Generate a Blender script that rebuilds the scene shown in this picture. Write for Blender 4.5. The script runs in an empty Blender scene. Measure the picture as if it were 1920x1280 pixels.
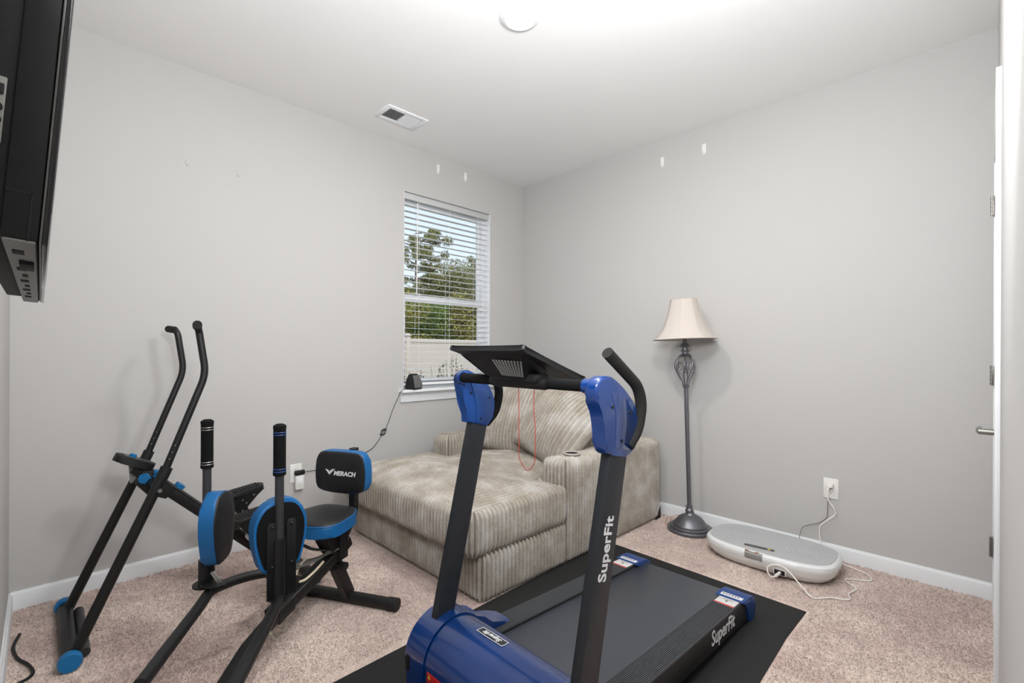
import bpy, bmesh, math, random
from math import sin, cos, pi, radians, sqrt
from mathutils import Vector, Matrix, Quaternion
V = Vector
random.seed(7)
S = bpy.context.scene
COL = S.collection

# ------------------------------------------------------------------ camera, sky, sun, lights, exposure
PHI, ROLL, FPX, Y0 = 0.7884843, 0.0044616, 890.08, 658.27
CAM = V((3.12119, -3.24329, 1.184557))
cam = bpy.data.cameras.new('camera'); cam.sensor_width = 36.0
cam.lens = FPX * 36.0 / 1920.0
cam.shift_y = (Y0 - 640.0) / 1920.0
cam.clip_start = 0.01; cam.clip_end = 300
co = bpy.data.objects.new('camera', cam); COL.objects.link(co)
co.matrix_world = Matrix.Translation(CAM) @ Matrix.Rotation(PHI, 4, 'Z') @ Matrix.Rotation(pi/2, 4, 'X') @ Matrix.Rotation(ROLL, 4, 'Z')
S.camera = co
S.view_settings.view_transform = 'Standard'; S.view_settings.look = 'None'
S.view_settings.gamma = 1.0; S.view_settings.use_curve_mapping = False
S.view_settings.exposure = 0.04

w = bpy.data.worlds.new('sky'); S.world = w; w.use_nodes = True
nt = w.node_tree; nt.nodes.clear()
out = nt.nodes.new('ShaderNodeOutputWorld'); bg = nt.nodes.new('ShaderNodeBackground')
tc = nt.nodes.new('ShaderNodeTexCoord'); sp = nt.nodes.new('ShaderNodeSeparateXYZ'); rp = nt.nodes.new('ShaderNodeValToRGB')
nt.links.new(tc.outputs['Generated'], sp.inputs[0]); nt.links.new(sp.outputs['Z'], rp.inputs[0])
rp.color_ramp.elements[0].position = 0.0; rp.color_ramp.elements[0].color = (0.80, 0.88, 0.97, 1)
rp.color_ramp.elements[1].position = 0.8; rp.color_ramp.elements[1].color = (0.42, 0.62, 0.92, 1)
nt.links.new(rp.outputs[0], bg.inputs[0]); nt.links.new(bg.outputs[0], out.inputs[0])
bg.inputs[1].default_value = 1.25
sun = bpy.data.lights.new('sun', 'SUN'); sun.energy = 2.2; sun.angle = radians(1.0); sun.color = (1, 0.95, 0.86)
so = bpy.data.objects.new('sun', sun); COL.objects.link(so)
so.rotation_euler = V((-0.62, 0.30, -0.75)).to_track_quat('-Z', 'Y').to_euler()
# two added fill lamps above the frame, unseen, to even out the brightness
fl = bpy.data.lights.new('fill_point', 'POINT'); fl.energy = 46; fl.shadow_soft_size = 0.12; fl.color = (0.965, 0.985, 1.0)
fo = bpy.data.objects.new('fill_point', fl); COL.objects.link(fo); fo.location = (2.58, -2.15, 2.25)
f2 = bpy.data.lights.new('fill_area', 'AREA'); f2.energy = 34; f2.size = 0.4; f2.color = (0.96, 0.985, 1.0)
fo = bpy.data.objects.new('fill_area', f2); COL.objects.link(fo); fo.location = (2.80, -2.92, 1.68)
fo.rotation_euler = V((-0.60, 0.62, 0.48)).to_track_quat('-Z', 'Y').to_euler()
LAMP_STRENGTH = 330.0

# ------------------------------------------------------------------ materials
def lin(c):
    return tuple((x/12.92 if x <= 0.04045 else ((x+0.055)/1.055)**2.4) for x in [v/255.0 for v in c])
def mat(name, rgb, rough=0.5, metal=0.0, bump=0.0, bscale=200.0, var=0.0, vscale=8.0, sheen=0.0, coat=0.0, spec=0.5, emit=None, estr=0.0, trans=0.0):
    m = bpy.data.materials.new(name); m.use_nodes = True
    n = m.node_tree.nodes; L = m.node_tree.links; b = n['Principled BSDF']
    c = lin(rgb) + (1,)
    b.inputs['Base Color'].default_value = c; b.inputs['Roughness'].default_value = rough; b.inputs['Metallic'].default_value = metal
    b.inputs['Specular IOR Level'].default_value = spec
    if sheen: b.inputs['Sheen Weight'].default_value = sheen; b.inputs['Sheen Roughness'].default_value = 0.5
    if coat: b.inputs['Coat Weight'].default_value = coat; b.inputs['Coat Roughness'].default_value = 0.06
    if trans: b.inputs['Transmission Weight'].default_value = trans
    if emit: b.inputs['Emission Color'].default_value = lin(emit)+(1,); b.inputs['Emission Strength'].default_value = estr
    if bump or var:
        t = n.new('ShaderNodeTexCoord')
    if var:
        nz = n.new('ShaderNodeTexNoise'); nz.inputs['Scale'].default_value = vscale; nz.inputs['Detail'].default_value = 4
        L.new(t.outputs['Object'], nz.inputs['Vector'])
        mx = n.new('ShaderNodeMix'); mx.data_type = 'RGBA'
        mx.inputs['A'].default_value = tuple(x*(1-var) for x in c[:3])+(1,); mx.inputs['B'].default_value = tuple(min(1, x*(1+var)) for x in c[:3])+(1,)
        L.new(nz.outputs['Fac'], mx.inputs['Factor']); L.new(mx.outputs['Result'], b.inputs['Base Color'])
    if bump:
        nb = n.new('ShaderNodeTexNoise'); nb.inputs['Scale'].default_value = bscale; nb.inputs['Detail'].default_value = 3
        L.new(t.outputs['Object'], nb.inputs['Vector'])
        bp = n.new('ShaderNodeBump'); bp.inputs['Strength'].default_value = bump; bp.inputs['Distance'].default_value = 0.002
        L.new(nb.outputs['Fac'], bp.inputs['Height']); L.new(bp.outputs['Normal'], b.inputs['Normal'])
    return m

M = {}
M['wall'] = mat('wall_paint', (194, 192, 190), 0.8, bump=0.07, bscale=320, spec=0.2)
M['ceil'] = mat('ceiling_paint', (242, 241, 240), 0.85, bump=0.2, bscale=220, spec=0.2)
M['trim'] = mat('white_trim_paint', (232, 234, 236), 0.38, spec=0.4)
M['vinyl'] = mat('white_vinyl', (240, 241, 243), 0.35)
M['rail_shaded'] = mat('head_rail_shaded', (196, 197, 197), 0.5)  # rail colour greyed to stand in for shade at the window head
M['plastic_white'] = mat('white_plastic', (236, 234, 230), 0.4)
M['white_cord'] = mat('white_cord', (238, 234, 228), 0.45)
M['black'] = mat('black_powder_coat', (14, 14, 15), 0.45, bump=0.15, bscale=900)
M['blackm'] = mat('matte_black_plastic', (13, 13, 14), 0.55, bump=0.12, bscale=700)
M['dark_hole'] = mat('dark_void', (8, 8, 9), 0.8)
M['foam'] = mat('black_foam', (15, 15, 16), 0.9, bump=0.5, bscale=900, spec=0.2)
M['foam_grey'] = mat('grip_foam', (38, 37, 36), 0.85, bump=0.5, bscale=900, spec=0.2)
M['grey_tube'] = mat('dark_grey_tube', (46, 46, 49), 0.45, bump=0.1, bscale=900)
M['vinyl_black'] = mat('black_upholstery', (21, 21, 23), 0.5, bump=0.35, bscale=500)
M['blue'] = mat('blue_upholstery', (6, 92, 150), 0.48, bump=0.15, bscale=400)
M['bluecap'] = mat('blue_plastic', (10, 108, 166), 0.4)
M['tmblue'] = mat('gloss_blue_plastic', (3, 52, 118), 0.24, coat=1.0, bump=0.05, bscale=1200)
M['tmbluem'] = mat('satin_blue_plastic', (8, 60, 126), 0.42, coat=0.15)
M['upright'] = mat('charcoal_coated_steel', (34, 37, 42), 0.42, bump=0.1, bscale=1200)
M['belt'] = mat('treadmill_belt', (54, 58, 66), 0.30, bump=0.35, bscale=420, spec=0.9)  # bluish base tone carries some of the window sheen
M['matrub'] = mat('black_mat_rubber', (22, 22, 22), 0.7, bump=0.6, bscale=130)
M['rail'] = mat('ribbed_rail_plastic', (66, 68, 71), 0.40, bump=0.05)
M['print'] = mat('white_print', (226, 226, 228), 0.5)
M['red'] = mat('red_print', (205, 30, 28), 0.45)
M['redcord'] = mat('red_cord', (190, 62, 48), 0.6)
M['yellow'] = mat('yellow_print', (235, 190, 60), 0.5)
M['sticker'] = mat('sticker_white', (214, 212, 210), 0.4)
M['steel'] = mat('brushed_steel', (178, 176, 172), 0.32, metal=0.9)
M['nickel'] = mat('satin_nickel', (150, 147, 142), 0.36, metal=0.9)
M['lampmetal'] = mat('pewter_lamp_metal', (118, 118, 123), 0.36, metal=0.7, var=0.15, vscale=30)
M['shade'] = mat('ivory_shade_fabric', (204, 194, 186), 0.8, bump=0.3, bscale=700, spec=0.2)
M['platew'] = mat('white_gloss_plastic', (226, 227, 226), 0.25, coat=0.3)
M['platetop'] = mat('grey_textured_top', (184, 185, 186), 0.6, bump=0.9, bscale=300)
M['grey_screen'] = mat('dark_display', (78, 78, 77), 0.35)
M['tape'] = mat('tape_label', (190, 186, 180), 0.3)
M['tan'] = mat('tan_sticker', (196, 150, 120), 0.5)
M['tvback'] = mat('tv_charcoal_plastic', (16, 16, 16), 0.65, bump=0.15, bscale=800, spec=0.3)
M['tv_lit'] = mat('tv_underside_lit', (104, 103, 100), 0.45, bump=0.2, bscale=800)  # lighter than the charcoal body: lit look of the underside put into its colour
M['tvsilver'] = mat('tv_bezel_silver', (92, 90, 88), 0.35, metal=0.2)
M['tvport'] = mat('tv_port_panel', (120, 118, 114), 0.4)
M['gloss_black'] = mat('gloss_black', (14, 14, 15), 0.12)
M['speaker'] = mat('speaker_cloth', (104, 104, 103), 0.8, bump=0.6, bscale=900)
M['strap'] = mat('grey_webbing', (98, 94, 88), 0.8, bump=0.4, bscale=900)
M['rope'] = mat('beige_rope', (196, 184, 160), 0.7)
M['clear'] = mat('dark_smoked_plastic', (110, 108, 106), 0.25)
M['fence'] = mat('fence_vinyl', (214, 198, 186), 0.5)
M['bark'] = mat('pine_bark', (96, 78, 62), 0.9, var=0.3, vscale=10)
M['grass'] = mat('lawn', (96, 104, 60), 0.9, var=0.4, vscale=3)
M['outwall'] = mat('house_siding', (200, 196, 190), 0.7)
M['bulb'] = mat('bulb_glass', (240, 238, 232), 0.25)
M['cordgrey'] = mat('grey_cord', (112, 108, 102), 0.5)
M['lens'] = mat('lit_lens', (255, 255, 255), 0.5, emit=(255, 252, 248), estr=LAMP_STRENGTH)

def leafmat(name, a, b):
    m = mat(name, a, 0.6, spec=0.2); n = m.node_tree.nodes; L = m.node_tree.links
    oi = n.new('ShaderNodeNewGeometry'); mx = n.new('ShaderNodeMix'); mx.data_type = 'RGBA'
    mx.inputs['A'].default_value = lin(a)+(1,); mx.inputs['B'].default_value = lin(b)+(1,)
    L.new(oi.outputs['Random Per Island'], mx.inputs['Factor']); L.new(mx.outputs['Result'], n['Principled BSDF'].inputs['Base Color'])
    return m
M['leafA'] = leafmat('pine_foliage', (112, 118, 66), (170, 162, 104))
M['leafB'] = leafmat('bush_foliage', (118, 118, 52), (176, 164, 90))
M['leafC'] = leafmat('dark_foliage', (88, 92, 54), (146, 128, 84))
M['leafD'] = leafmat('shrub_leaves', (70, 96, 40), (136, 150, 70))

def glassmat():
    m = bpy.data.materials.new('window_glass'); m.use_nodes = True; n = m.node_tree.nodes; L = m.node_tree.links; n.clear()
    o = n.new('ShaderNodeOutputMaterial'); t = n.new('ShaderNodeBsdfTransparent'); g = n.new('ShaderNodeBsdfGlossy'); mx = n.new('ShaderNodeMixShader'); f = n.new('ShaderNodeFresnel')
    g.inputs['Roughness'].default_value = 0.02; f.inputs['IOR'].default_value = 1.25; t.inputs[0].default_value = (0.96, 0.97, 0.97, 1)
    L.new(f.outputs[0], mx.inputs[0]); L.new(t.outputs[0], mx.inputs[1]); L.new(g.outputs[0], mx.inputs[2]); L.new(mx.outputs[0], o.inputs[0]); return m
M['glass'] = glassmat()

def carpetmat():
    m = bpy.data.materials.new('carpet_pile'); m.use_nodes = True; n = m.node_tree.nodes; L = m.node_tree.links; b = n['Principled BSDF']
    b.inputs['Roughness'].default_value = 0.95; b.inputs['Specular IOR Level'].default_value = 0.1
    b.inputs['Sheen Weight'].default_value = 0.25
    t = n.new('ShaderNodeTexCoord')
    def noise(sc, det=3, rough=0.6):
        z = n.new('ShaderNodeTexNoise'); z.inputs['Scale'].default_value = sc; z.inputs['Detail'].default_value = det; z.inputs['Roughness'].default_value = rough
        L.new(t.outputs['Object'], z.inputs['Vector']); return z
    big = noise(2.6, 3); fine = noise(150, 3, 0.8); mid = noise(32, 3)
    r1 = n.new('ShaderNodeValToRGB'); r1.color_ramp.elements[0].position = 0.36; r1.color_ramp.elements[1].position = 0.64
    r1.color_ramp.elements[0].color = lin((216, 192, 183))+(1,); r1.color_ramp.elements[1].color = lin((247, 228, 215))+(1,)
    L.new(big.outputs['Fac'], r1.inputs[0])
    r2 = n.new('ShaderNodeValToRGB'); r2.color_ramp.elements[0].position = 0.33; r2.color_ramp.elements[1].position = 0.56
    r2.color_ramp.elements[0].color = (0.56, 0.51, 0.49, 1); r2.color_ramp.elements[1].color = (1.08, 1.08, 1.08, 1)
    L.new(fine.outputs['Fac'], r2.inputs[0])
    mu = n.new('ShaderNodeMix'); mu.data_type = 'RGBA'; mu.blend_type = 'MULTIPLY'; mu.inputs['Factor'].default_value = 1.0
    L.new(r1.outputs[0], mu.inputs['A']); L.new(r2.outputs[0], mu.inputs['B'])
    r3 = n.new('ShaderNodeValToRGB'); r3.color_ramp.elements[0].position = 0.3; r3.color_ramp.elements[1].position = 0.6
    r3.color_ramp.elements[0].color = (0.86, 0.84, 0.84, 1); r3.color_ramp.elements[1].color = (1, 1, 1, 1)
    L.new(mid.outputs['Fac'], r3.inputs[0])
    mu2 = n.new('ShaderNodeMix'); mu2.data_type = 'RGBA'; mu2.blend_type = 'MULTIPLY'; mu2.inputs['Factor'].default_value = 1.0
    L.new(mu.outputs['Result'], mu2.inputs['A']); L.new(r3.outputs[0], mu2.inputs['B'])
    ge = n.new('ShaderNodeNewGeometry'); r4 = n.new('ShaderNodeValToRGB'); r4.color_ramp.elements[0].color = (0.86, 0.84, 0.83, 1); r4.color_ramp.elements[1].color = (1.05, 1.05, 1.05, 1)
    L.new(ge.outputs['Random Per Island'], r4.inputs[0]); mu3 = n.new('ShaderNodeMix'); mu3.data_type = 'RGBA'; mu3.blend_type = 'MULTIPLY'; mu3.inputs['Factor'].default_value = 1.0
    L.new(mu2.outputs['Result'], mu3.inputs['A']); L.new(r4.outputs[0], mu3.inputs['B']); L.new(mu3.outputs['Result'], b.inputs['Base Color'])
    ad = n.new('ShaderNodeMath'); ad.operation = 'ADD'
    L.new(fine.outputs['Fac'], ad.inputs[0]); L.new(mid.outputs['Fac'], ad.inputs[1])
    bp = n.new('ShaderNodeBump'); bp.inputs['Strength'].default_value = 0.8; bp.inputs['Distance'].default_value = 0.006
    L.new(ad.outputs[0], bp.inputs['Height']); L.new(bp.outputs['Normal'], b.inputs['Normal'])
    return m
M['carpet'] = carpetmat()

def cordmat():
    m = bpy.data.materials.new('corduroy_plush'); m.use_nodes = True; n = m.node_tree.nodes; L = m.node_tree.links; b = n['Principled BSDF']
    b.inputs['Roughness'].default_value = 0.9; b.inputs['Specular IOR Level'].default_value = 0.15
    b.inputs['Sheen Weight'].default_value = 0.15; b.inputs['Sheen Roughness'].default_value = 0.4
    t = n.new('ShaderNodeTexCoord')
    z = n.new('ShaderNodeTexNoise'); z.inputs['Scale'].default_value = 6.5; z.inputs['Detail'].default_value = 5; z.inputs['Roughness'].default_value = 0.65
    L.new(t.outputs['Object'], z.inputs['Vector'])
    r = n.new('ShaderNodeValToRGB'); r.color_ramp.elements[0].position = 0.36; r.color_ramp.elements[1].position = 0.66
    r.color_ramp.elements[0].color = lin((158, 149, 137))+(1,); r.color_ramp.elements[1].color = lin((196, 192, 186))+(1,)
    e = r.color_ramp.elements.new(0.5); e.color = lin((174, 166, 155))+(1,)
    L.new(z.outputs['Fac'], r.inputs[0])
    f = n.new('ShaderNodeTexNoise'); f.inputs['Scale'].default_value = 120; f.inputs['Detail'].default_value = 4
    L.new(t.outputs['Object'], f.inputs['Vector'])
    r2 = n.new('ShaderNodeValToRGB'); r2.color_ramp.elements[0].position = 0.3; r2.color_ramp.elements[1].position = 0.65
    r2.color_ramp.elements[0].color = (0.90, 0.895, 0.89, 1); r2.color_ramp.elements[1].color = (1.05, 1.05, 1.05, 1)
    L.new(f.outputs['Fac'], r2.inputs[0])
    mu = n.new('ShaderNodeMix'); mu.data_type = 'RGBA'; mu.blend_type = 'MULTIPLY'; mu.inputs['Factor'].default_value = 1.0
    L.new(r.outputs[0], mu.inputs['A']); L.new(r2.outputs[0], mu.inputs['B']); L.new(mu.outputs['Result'], b.inputs['Base Color'])
    bp = n.new('ShaderNodeBump'); bp.inputs['Strength'].default_value = 0.5; bp.inputs['Distance'].default_value = 0.003
    L.new(f.outputs['Fac'], bp.inputs['Height']); L.new(bp.outputs['Normal'], b.inputs['Normal'])
    return m
M['cord'] = cordmat()

# ------------------------------------------------------------------ geometry helpers
def frame(d, up=None):
    d = d.normalized(); u = up or (V((0, 0, 1)) if abs(d.z) < 0.95 else V((1, 0, 0)))
    a = u.cross(d).normalized(); b = d.cross(a).normalized()
    return a, b
def box(bm, x0, x1, y0, y1, z0, z1, bev=0.0, mtx=None, seg=2):
    r = bmesh.ops.create_cube(bm, size=1.0); vs = r['verts']
    for v in vs:
        v.co = V(((x0+x1)/2 + v.co.x*(x1-x0), (y0+y1)/2 + v.co.y*(y1-y0), (z0+z1)/2 + v.co.z*(z1-z0)))
    if bev:
        es = list({e for v in vs for e in v.link_edges})
        rr = bmesh.ops.bevel(bm, geom=es, offset=bev, segments=seg, profile=0.5, affect='EDGES')
        vs = list({v for f in rr['faces'] for v in f.verts} | {v for v in vs if v.is_valid})
    if mtx is not None:
        for v in vs: v.co = mtx @ v.co
    return vs
def fillet(pts, rad, n=6):
    pts = [V(p) for p in pts]
    if rad <= 0 or len(pts) < 3: return pts
    o = [pts[0]]
    for i in range(1, len(pts)-1):
        p, a, b = pts[i], pts[i-1]-pts[i], pts[i+1]-pts[i]
        r = min(rad, a.length*0.48, b.length*0.48)
        A, B = p+a.normalized()*r, p+b.normalized()*r
        for k in range(n+1):
            t = k/n; o.append(A*(1-t)**2 + p*2*t*(1-t) + B*t*t)
    o.append(pts[-1]); return o
def sweep(bm, pts, r, seg=12, bend=0.0, sec=None, caps=True, up=None, closed=False):
    """tube (round, or with section sec=[(u,v)...]) along a path; r is a number or one per point"""
    pts = fillet(pts, bend) if bend else [V(p) for p in pts]
    n = len(pts); rings = []
    if sec is None: base = [(cos(2*pi*k/seg), sin(2*pi*k/seg)) for k in range(seg)]
    else: base = sec
    a = None
    for i, p in enumerate(pts):
        if closed: d = (pts[(i+1) % n]-pts[i-1])
        else: d = (pts[min(i+1, n-1)]-pts[max(i-1, 0)])
        d.normalize()
        if a is None: a, b = frame(d, up)
        else:
            a = (a - d*a.dot(d)).normalized(); b = d.cross(a).normalized()
        rr = r[i] if isinstance(r, (list, tuple)) else r
        rings.append([bm.verts.new(p + a*u*rr + b*v*rr) for u, v in base])
    m = len(base)
    for i in range(n if closed else n-1):
        A, B = rings[i], rings[(i+1) % n]
        for k in range(m):
            bm.faces.new((A[k], A[(k+1) % m], B[(k+1) % m], B[k]))
    if caps and not closed:
        bm.faces.new(list(reversed(rings[0]))); bm.faces.new(rings[-1])
    return [v for r_ in rings for v in r_]
def rsec(wd, ht, rr=0.15, n=3):
    """rounded-rectangle section, sizes in metres (use with r=1)"""
    c = min(wd, ht)*rr; o = []
    for sx, sy, a0 in ((1, 1, 0), (-1, 1, pi/2), (-1, -1, pi), (1, -1, 3*pi/2)):
        for k in range(n+1):
            t = a0 + (pi/2)*k/n
            o.append((sx*(wd/2-c)+c*cos(t), sy*(ht/2-c)+c*sin(t)))
    return o
def cyl(bm, a, b, r, seg=16, r2=None):
    return sweep(bm, [a, b], [r, r2 if r2 is not None else r], seg=seg)
def lathe(bm, prof, seg=32, mtx=None, caps=True):
    rings = []
    for r, z in prof:
        rings.append([bm.verts.new((r*cos(2*pi*k/seg), r*sin(2*pi*k/seg), z)) for k in range(seg)])
    for A, B in zip(rings, rings[1:]):
        for k in range(seg): bm.faces.new((A[k], A[(k+1) % seg], B[(k+1) % seg], B[k]))
    if caps:
        bm.faces.new(list(reversed(rings[0]))); bm.faces.new(rings[-1])
    vs = [v for r_ in rings for v in r_]
    if mtx is not None:
        for v in vs: v.co = mtx @ v.co
    return vs
def prism(bm, poly, t0, t1, mtx, bev=0.0, seg=2):
    """polygon (u,v) extruded from w=t0 to w=t1; mtx maps (u,v,w) to the world"""
    A = [bm.verts.new((u, v, t0)) for u, v in poly]; B = [bm.verts.new((u, v, t1)) for u, v in poly]
    n = len(poly); fs = [bm.faces.new(list(reversed(A))), bm.faces.new(B)]
    for k in range(n): fs.append(bm.faces.new((A[k], A[(k+1) % n], B[(k+1) % n], B[k])))
    vs = A+B
    if bev:
        es = list(fs[0].edges)+list(fs[1].edges)
        rr = bmesh.ops.bevel(bm, geom=es, offset=bev, segments=seg, profile=0.5, affect='EDGES')
        vs = list({v for f in rr['faces'] for v in f.verts} | {v for v in vs if v.is_valid})
    for v in vs: v.co = mtx @ v.co
    return vs
def axes(o, x, y, z):
    m = Matrix((x, y, z)).transposed().to_4x4(); m.translation = V(o); return m
def sphere(bm, c, r, sx=1, sy=1, sz=1, u=16, v=10):
    rr = bmesh.ops.create_uvsphere(bm, u_segments=u, v_segments=v, radius=r)
    for q in rr['verts']: q.co = V((c[0]+q.co.x*sx, c[1]+q.co.y*sy, c[2]+q.co.z*sz))
    return rr['verts']
def smooth_poly(pts, n=6):
    """Catmull-Rom closed outline"""
    o = []; m = len(pts)
    for i in range(m):
        p0, p1, p2, p3 = [V((*pts[(i+j) % m], 0)) for j in (-1, 0, 1, 2)]
        for k in range(n):
            t = k/n
            q = 0.5*((2*p1)+(p2-p0)*t+(2*p0-5*p1+4*p2-p3)*t*t+(3*p1-p0-3*p2+p3)*t**3)
            o.append((q.x, q.y))
    return o
def smooth_path(pts, n=8):
    P = [V(p) for p in pts]; o = []
    for i in range(len(P)-1):
        p0, p1, p2, p3 = P[max(i-1, 0)], P[i], P[i+1], P[min(i+2, len(P)-1)]
        for k in range(n):
            t = k/n
            o.append(0.5*((2*p1)+(p2-p0)*t+(2*p0-5*p1+4*p2-p3)*t*t+(3*p1-p0-3*p2+p3)*t**3))
    o.append(P[-1]); return o

def finish(name, bm, m, parent=None, ang=38, local=False):
    bmesh.ops.recalc_face_normals(bm, faces=bm.faces)
    me = bpy.data.meshes.new(name); bm.to_mesh(me); bm.free()
    me.polygons.foreach_set('use_smooth', [True]*len(me.polygons)); me.set_sharp_from_angle(angle=radians(ang))
    me.materials.append(M[m] if isinstance(m, str) else m)
    o = bpy.data.objects.new(name, me); COL.objects.link(o)
    if parent is not None:
        if not local: me.transform(ROOTM[root_of(parent)].inverted())
        o.parent = parent
    return o
ROOTM = {}
def root_of(o):
    while o.parent is not None: o = o.parent
    return o.name
def tag(o, label=None, cat=None, group=None, kind=None):
    if label: o['label'] = label
    if cat: o['category'] = cat
    if group: o['group'] = group
    if kind: o['kind'] = kind
    return o
def thing(name, label, cat, loc, group=None, rot=None, kind=None):
    o = bpy.data.objects.new(name, None); COL.objects.link(o); o.empty_display_size = 0.05
    o.location = loc
    mw = Matrix.Translation(V(loc))
    if rot is not None:
        o.rotation_euler = rot; mw = mw @ rot.to_matrix().to_4x4()
    ROOTM[o.name] = mw
    return tag(o, label, cat, group, kind)
def solo(name, bm, m, label, cat, loc, group=None, ang=38, kind=None):
    """a thing that is one mesh, origin at loc"""
    o = finish(name, bm, m, None, ang)
    o.data.transform(Matrix.Translation(-V(loc))); o.location = loc
    ROOTM[o.name] = Matrix.Translation(V(loc))
    return tag(o, label, cat, group, kind)
def struct(name, bm, m, ang=38):
    o = finish(name, bm, m, None, ang); o['kind'] = 'structure'; ROOTM[o.name] = Matrix(); return o
NB = bmesh.new
def text_mesh(s, size, mtx, bold=0.0, shear=0.0, extrude=0.0004, align='CENTER', sx=1.0, spacing=1.0):
    cu = bpy.data.curves.new('writing', 'FONT'); cu.body = s; cu.size = size; cu.offset = bold; cu.shear = shear
    cu.extrude = extrude; cu.align_x = align; cu.align_y = 'CENTER'; cu.space_character = spacing; cu.resolution_u = 3
    o = bpy.data.objects.new('writing', cu); COL.objects.link(o)
    bpy.context.view_layer.update()
    me = bpy.data.meshes.new_from_object(o.evaluated_get(bpy.context.evaluated_depsgraph_get()))
    bm = NB(); bm.from_mesh(me)
    for v in bm.verts: v.co = mtx @ V((v.co.x*sx, v.co.y, v.co.z))
    bpy.data.objects.remove(o); bpy.data.curves.remove(cu); bpy.data.meshes.remove(me)
    return bm
def writing(name, s, size, mtx, m, parent, **k):
    bm = text_mesh(s, size, mtx, **k); me = bpy.data.meshes.new(name)
    o = finish(name, bm, m, parent); return o

# ------------------------------------------------------------------ room shell
L, W, H = 3.146, 3.341, 2.74
WY0, WY1, WZ0, WZ1 = -1.296, -0.421, 0.874, 2.393     # window opening
T = 0.14
bm = NB(); box(bm, -T, L+T, -W-T, T, -0.12, 0.0); struct('floor', bm, 'carpet')
bm = NB(); box(bm, -T, L+T, -W-T, T, H, H+0.15); struct('ceiling', bm, 'ceil')
def carpet_pile():
    import numpy as np
    rg = np.random.default_rng(3); n = 150000
    x = rg.uniform(0.012, L-0.012, n); y = rg.uniform(-W+0.012, -0.012, n)
    ok = np.ones(n, bool)
    for a0, a1, b0, b1 in ((1.435, 2.548, -3.01, -0.730), (0.215, 1.455, -1.775, -0.11)): ok &= ~((x > a0) & (x < a1) & (y > b0) & (y < b1))
    ok &= (x-3.12)**2+(y+3.24)**2 > 0.9
    x, y = x[ok], y[ok]; n = len(x); r = rg.uniform(0.0035, 0.0065, n); h = rg.uniform(0.004, 0.0095, n); a = rg.uniform(0, 2*pi, n)
    lx, ly = rg.normal(0, 0.0035, n), rg.normal(0, 0.0035, n)
    co_ = np.zeros((n, 4, 3))
    for k in range(3):
        co_[:, k, 0] = x+r*np.cos(a+k*2*pi/3); co_[:, k, 1] = y+r*np.sin(a+k*2*pi/3); co_[:, k, 2] = -0.001
    co_[:, 3, 0] = x+lx; co_[:, 3, 1] = y+ly; co_[:, 3, 2] = h
    base = (np.arange(n)*4)[:, None]
    tri = np.concatenate([base+np.array([0, 1, 3]), base+np.array([1, 2, 3]), base+np.array([2, 0, 3])], 1).reshape(-1)
    me = bpy.data.meshes.new('carpet_pile'); me.vertices.add(n*4); me.vertices.foreach_set('co', co_.reshape(-1).astype(np.float32))
    me.loops.add(len(tri)); me.loops.foreach_set('vertex_index', tri.astype(np.int32)); me.polygons.add(n*3)
    me.polygons.foreach_set('loop_start', np.arange(0, n*9, 3, dtype=np.int32)); me.update(calc_edges=True); me.validate()
    me.materials.append(M['carpet']); o = bpy.data.objects.new('carpet_pile', me); COL.objects.link(o)
    tag(o, 'short pinkish beige carpet pile covering the whole floor', 'carpet', kind='stuff')
carpet_pile()
bm = NB()
box(bm, -T, 0, -W-T, WY0, 0, H); box(bm, -T, 0, WY1, T, 0, H); box(bm, -T, 0, WY0, WY1, 0, WZ0); box(bm, -T, 0, WY0, WY1, WZ1, H)
struct('wall_left', bm, 'wall')
bm = NB(); box(bm, 0, L, 0, T, 0, H); struct('wall_back', bm, 'wall')
bm = NB(); box(bm, 0, L, -W-T, -W, 0, H); struct('wall_near', bm, 'wall')
DY0, DY1, DZ = -1.00, -0.185, 2.045                   # door opening
bm = NB(); box(bm, L, L+T, -W-T, DY0, 0, H); box(bm, L, L+T, DY1, T, 0, H); box(bm, L, L+T, DY0, DY1, DZ, H)
struct('wall_right', bm, 'wall')
def baseboard(name, A, B, nrm):
    A, B, nrm = V(A), V(B), V(nrm); d = (B-A).normalized(); bm = NB()
    prof = [(0, 0), (0.014, 0), (0.014, 0.066), (0.011, 0.074), (0.0075, 0.077), (0.0055, 0.083), (0, 0.083)]
    prism(bm, prof, 0, (B-A).length, axes(A, nrm, V((0, 0, 1)), d)); return struct(name, bm, 'trim', 25)
baseboard('baseboard_left', (0, -W, 0), (0, 0, 0), (1, 0, 0))
baseboard('baseboard_back', (0, 0, 0), (L, 0, 0), (0, -1, 0))
baseboard('baseboard_near', (0, -W, 0), (L, -W, 0), (0, 1, 0))
baseboard('baseboard_right', (L, -W, 0), (L, DY0-0.07, 0), (-1, 0, 0))
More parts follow.
